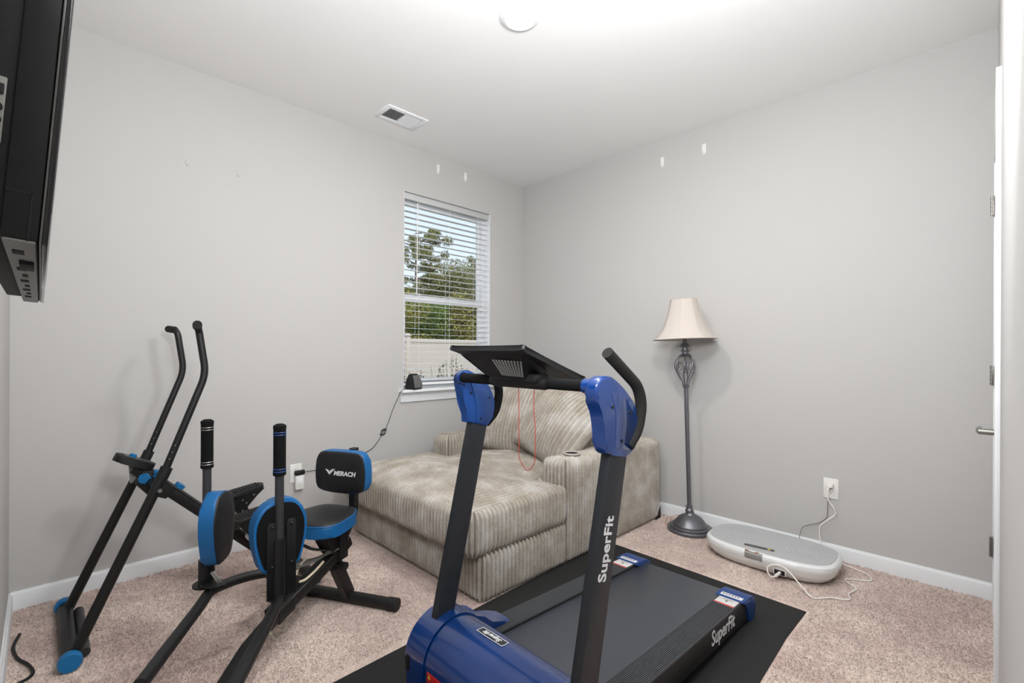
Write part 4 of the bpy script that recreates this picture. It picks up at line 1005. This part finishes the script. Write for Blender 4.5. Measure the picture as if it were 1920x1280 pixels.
# pedals on swing arms
for x, zc, sg in ((0.372, 0.452, -1), (0.592, 0.392, 1)):
    sl_ = radians(9)
    mp_ = Matrix.Translation((x, -2.49, zc)) @ Matrix.Rotation(sl_, 4, 'X')
    pout = smooth_poly([(-0.05, -0.10), (-0.052, 0.04), (-0.04, 0.085), (0.0, 0.098), (0.04, 0.085), (0.052, 0.04), (0.05, -0.10)], 4)
    bm = NB(); prism(bm, pout, -0.012, 0.006, mp_, 0.004); pd = finish('pedal', bm, 'blackm', stp)
    bm = NB()
    for k in range(11): box(bm, -0.040, 0.040, -0.088+k*0.0155, -0.081+k*0.0155, 0.005, 0.0095, 0.001, mp_)
    box(bm, -0.003, 0.003, -0.09, 0.08, 0.005, 0.010, 0.001, mp_); finish('pedal_tread', bm, 'blackm', pd)
    for xs_ in (-0.048, 0.048):
        bm = NB(); prism(bm, [(-0.095, -0.01), (0.092, -0.008), (0.05, -0.035), (0.0, -0.075), (-0.03, -0.11), (-0.055, -0.09), (-0.08, -0.04)], xs_-0.002, xs_+0.002, mp_ @ axes((0, 0, 0), V((0, 1, 0)), V((0, 0, 1)), V((1, 0, 0)))); pb_ = finish('pedal_bracket', bm, 'black', pd)
    bm = NB()
    for y, z in ((-0.02, -0.035), (-0.005, -0.055), (-0.028, -0.088), (0.035, -0.025)): cyl(bm, mp_ @ V((-0.052, y, z)), mp_ @ V((0.053, y, z)), 0.0048, 10)
    finish('bolt', bm, 'steel', pb_)
    bm = NB(); cyl(bm, mp_ @ V((-0.018, -0.045, -0.105)), mp_ @ V((0.018, -0.045, -0.105)), 0.017, 18); finish('roller', bm, 'plastic_white', pb_)
    bm = NB(); sweep(bm, [mp_ @ V((0, -0.01, -0.07)), (0.475+sg*0.03, -2.43, 0.18), (0.475+sg*0.02, -2.36, 0.09)], 0.015, seg=12, bend=0.03); finish('swing_arm', bm, 'black', pd)
    bm = NB(); cyl(bm, mp_ @ V((-sg*0.02, -0.06, -0.03)), (0.475+sg*0.026, -2.60, 0.29), 0.012, 12); cyl(bm, mp_ @ V((-sg*0.02, -0.06, -0.03)), V(mp_ @ V((-sg*0.02, -0.06, -0.03))).lerp(V((0.475+sg*0.026, -2.60, 0.29)), 0.5), 0.017, 12); finish('hydraulic_cylinder', bm, 'grey_tube', pd)

# ------------------------------------------------------------------ hip trainer bench
hp_ = thing('hip_trainer', 'black seated hip trainer with blue-edged seat, pads and backrest', 'exercise bench', (1.10, -2.4, 0))
BA, BL_, BO = V((0.478, -0.878, 0)), V((0.878, 0.478, 0)), V((0.99, -2.2, 0))
def B_(t, s, z): return BO+BA*t+BL_*s+V((0, 0, z))
bm = NB(); sweep(bm, [B_(0.012, -0.245, 0.027), B_(0.012, 0.25, 0.027)], 0.0265, seg=18); rbb = finish('rear_base', bm, 'black', hp_)
for s0, s1 in ((-0.250, -0.20), (0.215, 0.262)):
    bm = NB(); sweep(bm, [B_(0.012, s0, 0.0275), B_(0.012, (s0+s1)/2, 0.0275), B_(0.012, s1, 0.0275)], [0.0285, 0.0295, 0.0285], seg=18); finish('base_end_cap', bm, 'blackm', rbb)
bm = NB(); sweep(bm, [B_(0.012, 0.0, 0.04), B_(0.105, 0.0, 0.215)], 1, sec=rsec(0.058, 0.036, 0.15), up=BL_); finish('rear_leg', bm, 'black', hp_, 30)
bm = NB(); sweep(bm, [B_(0.10, -0.06, 0.215), B_(0.10, 0.052, 0.215)], 0.017, seg=14); finish('hinge_tube', bm, 'black', hp_)
bm = NB(); sweep(bm, [B_(0.03, 0, 0.30), B_(0.10, 0, 0.272), B_(0.47, 0.0, 0.180)], 1, sec=rsec(0.048, 0.058, 0.14), up=BL_); mb2 = finish('main_beam', bm, 'black', hp_, 30)
bm = NB(); sweep(bm, [B_(0.40, 0, 0.197), B_(0.478, 0, 0.178)], 1, sec=rsec(0.056, 0.066, 0.14), up=BL_); finish('beam_sleeve', bm, 'blackm', mb2, 30)
bm = NB(); sweep(bm, [B_(0.42, 0.0, 0.192), B_(0.62, 0.03, 0.150), B_(0.98, 0.14, 0.052)], 1, sec=rsec(0.036, 0.046, 0.16), up=BL_); finish('inner_beam', bm, 'black', mb2, 30)
bm = NB(); sweep(bm, [B_(0.985, -0.12, 0.028), B_(0.985, 0.42, 0.028)], 0.025, seg=16); ff = finish('front_base', bm, 'black', hp_)
# seat post
bm = NB(); sweep(bm, [B_(0.10, 0.012, 0.25), B_(0.10, 0.012, 0.40)], 1, sec=rsec(0.055, 0.062, 0.1), up=BL_); ps = finish('seat_post', bm, 'black', hp_, 30)
bm = NB(); prism(bm, [(0.05, 0.395), (0.23, 0.395), (0.20, 0.36), (0.16, 0.29), (0.13, 0.25), (0.07, 0.26)], -0.03, 0.034, axes(BO, BA, V((0, 0, 1)), BL_*-1), 0.003); finish('seat_gusset', bm, 'blackm', ps, 30)
# seat cushion: blue skirt, black top
SC = B_(0.150, -0.036, 0)
def seatout(k=1.0):
    return [(u*k, v*k) for u, v in smooth_poly([(-0.126, -0.078), (-0.075, -0.116), (0.0, -0.130), (0.08, -0.130), (0.126, -0.09), (0.136, 0.0), (0.126, 0.09), (0.08, 0.130), (0.0, 0.130), (-0.075, 0.116), (-0.126, 0.078), (-0.136, 0.0)], 5)]
ms = axes(SC, BA, BL_, V((0, 0, 1)))
bm = NB(); prism(bm, seatout(1.0), 0.398, 0.448, ms, 0.008, 3); st_ = finish('seat', bm, 'blue', hp_, 45); st_['label'] = 'seat with a blue skirt'
bm = NB(); R = []
for k, z in ((0.985, 0.446), (0.975, 0.4535), (0.93, 0.4585), (0.7, 0.463), (0.35, 0.465)): R.append([bm.verts.new(ms @ V((u, v, z))) for u, v in seatout(k)])
for A, B in zip(R, R[1:]):
    for k in range(len(A)): bm.faces.new((A[k], A[(k+1) % len(A)], B[(k+1) % len(A)], B[k]))
bm.faces.new(R[-1]); finish('seat_top', bm, 'vinyl_black', st_, 45)
bm = NB(); sweep(bm, [ms @ V((u, v, 0.449)) for u, v in seatout(0.992)], 0.003, seg=6, closed=True); finish('seat_piping', bm, 'blue', st_)
# backrest
bm = NB(); sweep(bm, [B_(0.06, -0.02, 0.27), B_(-0.055, -0.02, 0.40), B_(-0.055, -0.02, 0.712)], 1, sec=rsec(0.040, 0.030, 0.15), up=BL_, bend=0.04); finish('back_post', bm, 'black', hp_, 30)
mbk = axes(B_(0.012, -0.045, 0.609), BL_, V((0, 0, 1)), BL_.cross(V((0, 0, 1))))
def backout(k, e=0.0): return [(u*k, v*k) for u, v in smooth_poly([(-0.138, -0.03), (-0.125, -0.082), (-0.07, -0.096), (0, -0.099), (0.07, -0.096), (0.125, -0.082), (0.138, -0.03), (0.134, 0.045), (0.112, 0.090), (0.05, 0.097), (-0.05, 0.097), (-0.112, 0.090), (-0.134, 0.045)], 4)]
nbk = BL_.cross(V((0, 0, 1)))   # should face along BA
bm = NB(); prism(bm, backout(1.0), -0.048, 0.004, mbk, 0.010, 3); bk = finish('backrest', bm, 'blue', hp_, 45); bk['label'] = 'padded backrest with a blue edge'
bm = NB(); R = []
for k, z in ((0.985, 0.002), (0.965, 0.0085), (0.90, 0.012), (0.55, 0.0145)): R.append([bm.verts.new(mbk @ V((u, v, z))) for u, v in backout(k)])
for A, B in zip(R, R[1:]):
    for k in range(len(A)): bm.faces.new((A[k], A[(k+1) % len(A)], B[(k+1) % len(A)], B[k]))
bm.faces.new(R[-1]); bf = finish('backrest_face', bm, 'vinyl_black', bk, 45)
ml = mbk @ Matrix.Translation((0, 0, 0.0146))
writing('logo_lettering', 'MERACH', 0.029, ml @ Matrix.Translation((0.030, -0.004, 0)), 'print', bk, bold=0.0012, shear=0.22, sx=1.02, spacing=1.0)
bm = NB(); prism(bm, [(-0.074, 0.014), (-0.058, 0.010), (-0.053, 0.002), (-0.038, 0.014), (-0.019, 0.017), (-0.027, 0.011), (-0.042, -0.003), (-0.052, -0.012)], 0, 0.0012, ml); finish('logo_mark', bm, 'print', bk)
# swing arms with posts, foam handles and pads
for sd, path, post, nrm, gm, ring in (
    ('l', [B_(0.30, -0.09, 0.268), B_(0.44, -0.17, 0.292), B_(0.575, -0.190, 0.300), B_(0.66, -0.13, 0.302), B_(1.02, 0.085, 0.304)], B_(0.556, -0.230, 0), V((0.57, 0.82, 0)).normalized(), 'foam_grey', 'grey_tube'),
    ('r', [B_(0.50, 0.070, 0.300), B_(0.56, 0.110, 0.312), B_(0.70, 0.195, 0.316), B_(1.0, 0.36, 0.318)], B_(0.56, 0.106, 0), V((-0.999, -0.035, 0)).normalized(), 'foam', 'tmbluem')):
    bm = NB(); sweep(bm, path, 0.0185, seg=16, bend=0.07); am = finish('leg_arm', bm, 'black', hp_)
    zb_ = 0.305
    bm = NB(); sweep(bm, [post+V((0, 0, zb_)), post+V((0, 0, 0.905))], 0.0148, seg=16); po = finish('handle_post', bm, 'grey_tube', hp_)
    bm = NB(); sweep(bm, [post+V((0, 0, zb_)), post+V((0, 0, zb_+0.006)), post+V((0, 0, zb_+0.007)), post+V((0, 0, 0.40 if sd == 'l' else 0.52))], [0.046, 0.046, 0.027, 0.027] if sd == 'l' else [0.034, 0.034, 0.022, 0.022], seg=20); finish('post_socket', bm, 'black', po)
    bm = NB(); sweep(bm, [post+V((0, 0, z)) for z in (0.742, 0.744, 0.758, 0.7585, 0.905, 0.908, 0.918, 0.924)], [0.019, 0.0215, 0.0215, 0.0205, 0.0205, 0.0215, 0.0215, 0.012], seg=20); fg = finish('foam_handle', bm, gm if sd == 'r' else 'foam', po)
    for z in (0.757, 0.766, 0.886, 0.895):
        bm = NB(); bmesh.ops.create_circle; sweep(bm, [post+V((0.0206*cos(2*pi*k/24), 0.0206*sin(2*pi*k/24), z)) for k in range(24)], 0.0018, seg=6, closed=True); finish('handle_ring', bm, 'nickel' if sd == 'l' else 'tmbluem', fg)
    wdir = V((-nrm.y, nrm.x, 0)); 
    pc_ = post+nrm*0.042+V((0, 0, 0.528)) + (wdir*-0.018 if sd == 'l' else BL_*0.016+V((0, 0, -0.002)))
    mpd = axes(pc_, wdir, V((0, 0, 1)), nrm*1) if wdir.cross(V((0, 0, 1))).dot(nrm) > 0 else axes(pc_, -wdir, V((0, 0, 1)), nrm)
    po_ = lambda k: [(u*k, v*k) for u, v in smooth_poly([(0.0, 0.129), (0.055, 0.112), (0.086, 0.062), (0.090, 0.0), (0.078, -0.065), (0.060, -0.115), (0.030, -0.129), (-0.030, -0.129), (-0.060, -0.115), (-0.078, -0.065), (-0.090, 0.0), (-0.086, 0.062), (-0.055, 0.116)], 4)]
    bm = NB(); prism(bm, po_(1.0), -0.026, 0.024, mpd, 0.009, 3); pad = finish('leg_pad', bm, 'blue', hp_, 45); pad['label'] = 'oval leg pad with a blue edge'
    bm = NB(); R = []
    for k, z in ((0.985, 0.022), (0.965, 0.028), (0.88, 0.032), (0.5, 0.035)): R.append([bm.verts.new(mpd @ V((u, v, z))) for u, v in po_(k)])
    for A, B in zip(R, R[1:]):
        for k in range(len(A)): bm.faces.new((A[k], A[(k+1) % len(A)], B[(k+1) % len(A)], B[k]))
    bm.faces.new(R[-1]); finish('pad_face', bm, 'vinyl_black', pad, 45)
    bm = NB(); prism(bm, po_(0.90), -0.0285, -0.024, mpd, 0.0015); finish('pad_back', bm, 'foam', pad, 45)
    for u0 in (-0.050, 0.016):
        vlo = -0.215 if sd == 'r' else -0.128
        bm = NB(); prism(bm, [(u0, vlo), (u0+0.034, vlo), (u0+0.034, 0.044), (u0+0.026, 0.054), (u0+0.008, 0.054), (u0, 0.044)], -0.034, -0.028, mpd, 0.0015); pl_ = finish('pad_plate', bm, 'black', pad, 45)
        bm = NB()
        for v in (0.038, -0.10): sphere(bm, mpd @ V((u0+0.017, v, -0.035)), 0.006, u=10, v=6)
        finish('pad_bolt', bm, 'blackm', pl_)
    if sd == 'r':
        bm = NB(); c_ = post+V((0.014, -0.006, 0.415)); sphere(bm, c_, 0.0045, u=8, v=6); finish('stem_hole', bm, 'steel', po)
    else:
        c_ = B_(0.60, -0.135, 0.366)
        bm = NB(); box(bm, -0.008, 0.008, -0.003, 0.003, -0.024, 0.024, 0.002, axes(c_, V((0.66, 0.66, 0.36)).normalized(), V((0.75, -0.6, -0.27)).normalized(), V((-0.40, -0.40, 0.82)).normalized())); cl_ = finish('clip_lever', bm, 'steel', am)
        bm = NB(); prism(bm, smooth_poly([(-0.045, 0), (-0.02, -0.028), (0.03, -0.028), (0.055, 0), (0.03, 0.028), (-0.02, 0.028)], 3), -0.003, 0.003, axes(B_(0.585, -0.172, 0.330), BL_, BA, V((0, 0, 1)))); finish('clip_plate', bm, 'black', am)
bm = NB(); sweep(bm, [B_(0.36, -0.125, 0.268), B_(0.36, 0.01, 0.262)], 0.02, seg=14); finish('arm_pivot', bm, 'black', hp_)

# straps and rope left on the bench beam
rc = thing('resistance_cord', 'grey webbing strap and beige rope dropped on the hip trainer beam', 'cord', tuple(B_(0.22, 0, 0.28)))
def bz(t): return 0.272-0.249*(t-0.10)+0.034
bm = NB()
sweep(bm, smooth_path([B_(0.13, 0.03, bz(0.13)+0.006), B_(0.20, 0.0, bz(0.2)+0.012), B_(0.26, -0.05, bz(0.26)+0.02), B_(0.30, -0.10, bz(0.3)+0.012)]), 1, sec=rsec(0.022, 0.003, 0.3), up=V((0, 0, 1)))
sweep(bm, smooth_path([B_(0.15, 0.01, bz(0.15)+0.012), B_(0.19, -0.05, bz(0.19)+0.03), B_(0.20, -0.12, bz(0.2)+0.055)]), 1, sec=rsec(0.026, 0.003, 0.3), up=V((0, 0, 1)))
sweep(bm, smooth_path([B_(0.17, 0.02, bz(0.17)+0.02), B_(0.25, 0.0, bz(0.25)+0.025), B_(0.32, -0.06, bz(0.32)+0.028)]), 1, sec=rsec(0.018, 0.003, 0.3), up=V((0, 0, 1)))
finish('webbing_strap', bm, 'strap', rc)
bm = NB(); sweep(bm, smooth_path([B_(0.22, 0.024, bz(0.22)+0.006), B_(0.28, 0.028, bz(0.28)+0.006), B_(0.335, 0.02, bz(0.335)+0.006), B_(0.345, -0.01, bz(0.345)+0.010), B_(0.30, -0.04, bz(0.30)+0.016), B_(0.24, -0.05, bz(0.24)+0.02)]), 0.0052, seg=8); finish('rope_loop', bm, 'rope', rc)
bm = NB(); sweep(bm, smooth_path([B_(0.43, 0.03, 0.252), B_(0.50, 0.034, 0.222), B_(0.545, 0.05, 0.19), B_(0.55, 0.06, 0.165)]), 0.0045, seg=8); finish('rope_end', bm, 'rope', rc)

# ------------------------------------------------------------------ television on the near wall
tv = thing('television', 'dark wall-mounted television seen edge-on at upper left', 'television', (1.9, -3.27, 1.3))
TL = radians(4.0)
mt = axes((0, -3.2413, 1.303), V((1, 0, 0)), V((0, cos(TL), -sin(TL))), V((0, sin(TL), cos(TL))))     # local: x along wall, y towards the room, z up the screen
X0, X1, TH = 1.44, 2.372, 0.56
bm = NB(); box(bm, X0, X1, -0.034, -0.004, 0.0, TH, 0.003, mt); tb = finish('body', bm, 'tvback', tv, 30)
bm = NB(); box(bm, X0, X1, -0.0035, -0.001, 0.0, TH, 0.001, mt); finish('silver_edge', bm, 'tvsilver', tv)
bm = NB(); box(bm, X0-0.001, X1+0.001, -0.001, 0.004, -0.002, TH+0.002, 0.001, mt); fb_ = finish('bezel', bm, 'gloss_black', tv)
bm = NB(); box(bm, X0+0.03, X1-0.03, 0.0035, 0.0045, 0.04, TH-0.03, 0, mt); finish('screen', bm, 'gloss_black', fb_)
bm = NB(); box(bm, X0+0.05, X1-0.002, -0.060, -0.032, 0.005, TH-0.1, 0.004, mt); bkp = finish('rear_cover', bm, 'tvback', tv, 30)
bm = NB(); box(bm, X0, X1, -0.032, -0.006, -0.003, 0.0005, 0.001, mt); un = finish('underside_strip', bm, 'tv_lit', tv)
for k in range(9):
    x = X1-0.06-k*0.085; bm = NB(); box(bm, x-0.03, x, -0.026+0.004*(k % 2), -0.016, -0.0042, -0.002, 0, mt); finish('vent_slot', bm, 'dark_hole', un)
bm = NB(); box(bm, X1-0.22, X1-0.15, -0.022, -0.008, -0.008, -0.002, 0.001, mt); finish('release_latch', bm, 'dark_hole', un)
bm = NB(); box(bm, X1-0.003, X1+0.0012, -0.060, -0.0400, 0.100, 0.172, 0.001, mt); pp = finish('port_panel', bm, 'tvport', bkp)
for z in (0.110, 0.124, 0.138):
    bm = NB(); cyl(bm, mt @ V((X1+0.0005, -0.046, z)), mt @ V((X1+0.0035, -0.046, z)), 0.0050, 14); finish('jack', bm, 'dark_hole', pp)
bm = NB(); box(bm, X1+0.0005, X1+0.0025, -0.048, -0.0415, 0.152, 0.164, 0.0005, mt); finish('usb_port', bm, 'dark_hole', pp)
bm = NB(); box(bm, X1-0.004, X1+0.0006, -0.033, -0.012, 0.052, 0.0535, 0, mt); box(bm, X1-0.004, X1+0.0006, -0.013, -0.0115, 0.0, 0.0535, 0, mt); finish('panel_seam', bm, 'dark_hole', tb)
wm = finish('wall_bracket', (lambda b: (box(b, 1.75, 2.36, -3.341, -3.322, 1.40, 1.60, 0.003), box(b, 2.30, 2.345, -3.33, -3.278, 1.46, 1.53, 0.003), box(b, 1.80, 1.845, -3.33, -3.278, 1.46, 1.53, 0.003), b)[-1])(NB()), 'blackm', tv)

# ------------------------------------------------------------------ window sill speaker and its cable, left outlet
spk = thing('desk_speaker', 'small grey wedge speaker standing on the window sill', 'speaker', (0.022, -1.225, WZ0+0.018))
msx = axes((0.020, -1.222, WZ0+0.018), V((-0.30, 0.954, 0)).normalized(), V((-0.954, -0.30, 0)).normalized(), V((0, 0, 1))) @ Matrix.Scale(1.12, 4)   # local -y faces the room
bm = NB(); R = []
for w_, d0, d1, z in ((0.040, -0.040, 0.030, 0.0), (0.043, -0.043, 0.032, 0.006), (0.044, -0.043, 0.033, 0.03), (0.040, -0.032, 0.028, 0.065), (0.033, -0.018, 0.018, 0.095), (0.026, -0.008, 0.010, 0.105)):
    R.append([bm.verts.new(msx @ V((x, y, z))) for x, y in smooth_poly([(-w_, d0*0.7), (-w_*0.8, d0), (w_*0.8, d0), (w_, d0*0.7), (w_, d1*0.7), (w_*0.8, d1), (-w_*0.8, d1), (-w_, d1*0.7)], 3)])
for A, B in zip(R, R[1:]):
    for k in range(len(A)): bm.faces.new((A[k], A[(k+1) % len(A)], B[(k+1) % len(A)], B[k]))
bm.faces.new(R[0]); bm.faces.new(R[-1]); finish('cabinet', bm, 'blackm', spk, 40)
bm = NB(); R = []
for w_, d0, z in ((0.040, -0.0480, 0.010), (0.042, -0.0490, 0.03), (0.038, -0.0390, 0.065), (0.031, -0.0245, 0.096)):
    R.append([bm.verts.new(msx @ V((w_*(-1+2*i/8), d0+0.004*(abs(-1+2*i/8))**3, z))) for i in range(9)])
for A, B in zip(R, R[1:]):
    for k in range(8): bm.faces.new((A[k], A[k+1], B[k+1], B[k]))
gl = finish('grille_cloth', bm, 'speaker', spk)
bm = NB(); box(bm, -0.008, 0.008, -0.0500, -0.045, 0.026, 0.030, 0.0005, msx); finish('badge', bm, 'steel', gl)
sc_ = thing('speaker_cable', 'thin black cable from the sill speaker down the wall to the left outlet', 'cable', (0.01, -1.5, 0.6))
bm = NB(); sweep(bm, smooth_path([(0.01, -1.255, WZ0+0.030), (0.03, -1.30, WZ0+0.024), (0.050, -1.345, WZ0+0.012), (0.03, -1.352, 0.85), (0.012, -1.378, 0.78), (0.006, -1.402, 0.72), (0.006, -1.42, 0.67), (0.006, -1.448, 0.615), (0.006, -1.475, 0.58), (0.006, -1.505, 0.535), (0.006, -1.55, 0.488), (0.006, -1.60, 0.466), (0.006, -1.665, 0.458), (0.006, -1.78, 0.42), (0.008, -1.92, 0.40), (0.02, -2.01, 0.404), (0.026, -2.03, 0.408)]), 0.0021, seg=6); finish('cable', bm, 'blackm', sc_)
bm = NB()
for k in range(4):
    th = 0.5+0.35*k; ra, rb_ = 0.034-0.005*k, 0.010+0.003*k
    sweep(bm, [V((0.010+0.004*sin(3*t+k), -1.468+ra*cos(t)*cos(th)-rb_*sin(t)*sin(th), 0.592+ra*cos(t)*sin(th)+rb_*sin(t)*cos(th))) for t in [2*pi*i/18 for i in range(18)]], 0.0014, seg=5, closed=True)
finish('cable_tie_bundle', bm, 'blackm', sc_)
bm = NB(); box(bm, 0.010, 0.034, -2.098, -2.036, 0.392, 0.420, 0.006); finish('plug_adapter', bm, 'blackm', sc_)
outlet('wall_outlet', 'white outlet with plugs on the left wall behind the backrest', (0, -2.083, 0.401), (1, 0, 0))
wa = thing('plug_in_charger', 'white plug-in charger block in the left wall outlet', 'charger', (0.02, -2.068, 0.345))
bm = NB(); box(bm, 0.008, 0.036, -2.095, -2.043, 0.300, 0.388, 0.005); finish('charger_body', bm, 'plastic_white', wa)
bm = NB(); box(bm, 0.0355, 0.0370, -2.085, -2.053, 0.33, 0.372, 0.0005); finish('charger_face', bm, 'vinyl', wa)

# ------------------------------------------------------------------ ceiling fixtures, wall hooks, floor cable
cl = thing('ceiling_light', 'round white disc light lit in the middle of the ceiling', 'ceiling light', (1.574, -1.664, H))
mdn = Matrix.Translation((1.574, -1.664, H)) @ Matrix.Rotation(pi, 4, 'X')
bm = NB(); lathe(bm, [(0.094, 0.0), (0.094, 0.004), (0.085, 0.012), (0.068, 0.016), (0.064, 0.014), (0.0628, 0.005)], 48, mdn); finish('trim_ring', bm, 'vinyl', cl)
bm = NB(); lathe(bm, [(0.0625, 0.004), (0.0625, 0.008), (0.055, 0.0105), (0.04, 0.0115), (0.001, 0.012)], 48, mdn); ln = finish('lens', bm, 'lens', cl)
vt = thing('ceiling_vent', 'white ceiling air register near the left wall', 'vent', (0.352, -1.538, H))
vx0, vx1, vy0, vy1 = 0.256, 0.447, -1.690, -1.386
bm = NB()
for a in ((vx0, vx1, vy0, vy0+0.03), (vx0, vx1, vy1-0.03, vy1), (vx0, vx0+0.032, vy0+0.03, vy1-0.03), (vx1-0.032, vx1, vy0+0.03, vy1-0.03), (vx0+0.032, vx1-0.032, -1.544, -1.532)): box(bm, a[0], a[1], a[2], a[3], H-0.008, H+0.001, 0.002)
finish('register_frame', bm, 'vinyl', vt)
bm = NB(); box(bm, vx0+0.02, vx1-0.02, vy0+0.02, vy1-0.02, H-0.001, H+0.0, 0); finish('duct_opening', bm, 'dark_hole', vt)
sm = None
for half, ang in ((-1, 40), (1, -40)):
    y0 = vy0+0.03 if half < 0 else -1.532
    for k in range(9):
        y = y0+0.008+k*0.0122
        bm = NB(); box(bm, vx0+0.032, vx1-0.032, -0.0058, 0.0058, -0.0006, 0.0006, 0, Matrix.Translation((0, y, H-0.0055)) @ Matrix.Rotation(radians(ang), 4, 'X')); finish('louvre', bm, 'vinyl', vt)
hk = None
hooks = [((1.4195, 0, 2.578), (0, -1, 0), 'left one of two white adhesive hooks high on the back wall'), ((1.729, 0, 2.580), (0, -1, 0), 'right one of two white adhesive hooks high on the back wall'),
         ((0, -0.986, 2.638), (1, 0, 0), 'white adhesive hook high above the window, nearer the vent'), ((0, -0.706, 2.647), (1, 0, 0), 'white adhesive hook high above the window, nearer the corner'),
         ((0, -2.672, 2.212), (1, 0, 0), 'small white adhesive hook on the left wall, nearer the television'), ((0, -2.420, 2.220), (1, 0, 0), 'small white adhesive hook on the left wall, nearer the window')]
for i, (c_, n__, lb) in enumerate(hooks):
    n_ = V(n__); u = V((0, 0, 1)); a = u.cross(n_).normalized(); s = 1.0 if i < 4 else 0.55; mx = axes(c_, a, u, n_) @ Matrix.Scale(s, 4)
    t = thing('wall_hook', lb, 'hook', c_, 'white adhesive wall hooks')
    dp = 0.006 if i < 4 else 0.0035
    bm = NB(); prism(bm, [(-0.014, 0.038), (0.014, 0.038), (0.014, -0.022), (0.0, -0.040), (-0.014, -0.022)], 0, dp, mx, 0.002); finish('hook_base', bm, 'wall' if i >= 4 else 'plastic_white', t)
    bm = NB(); sweep(bm, [mx @ V(p) for p in ((0, -0.012, dp*0.8), (0, -0.026, dp+0.008), (0, -0.020, dp+0.014))], 0.0035*s, seg=8); finish('hook_prong', bm, 'wall' if i >= 4 else 'plastic_white', t)
bm = NB(); sweep(bm, smooth_path([(0.30, -3.300, 0.007), (0.41, -3.315, 0.007), (0.52, -3.300, 0.008), (0.60, -3.272, 0.010), (0.67, -3.258, 0.010), (0.70, -3.270, 0.008), (0.72, -3.31, 0.007)]), 0.0055, seg=8)
solo('black_cable', bm, 'blackm', 'black cable curling on the carpet at lower left by the near wall', 'cable', (0.55, -3.28, 0.007))
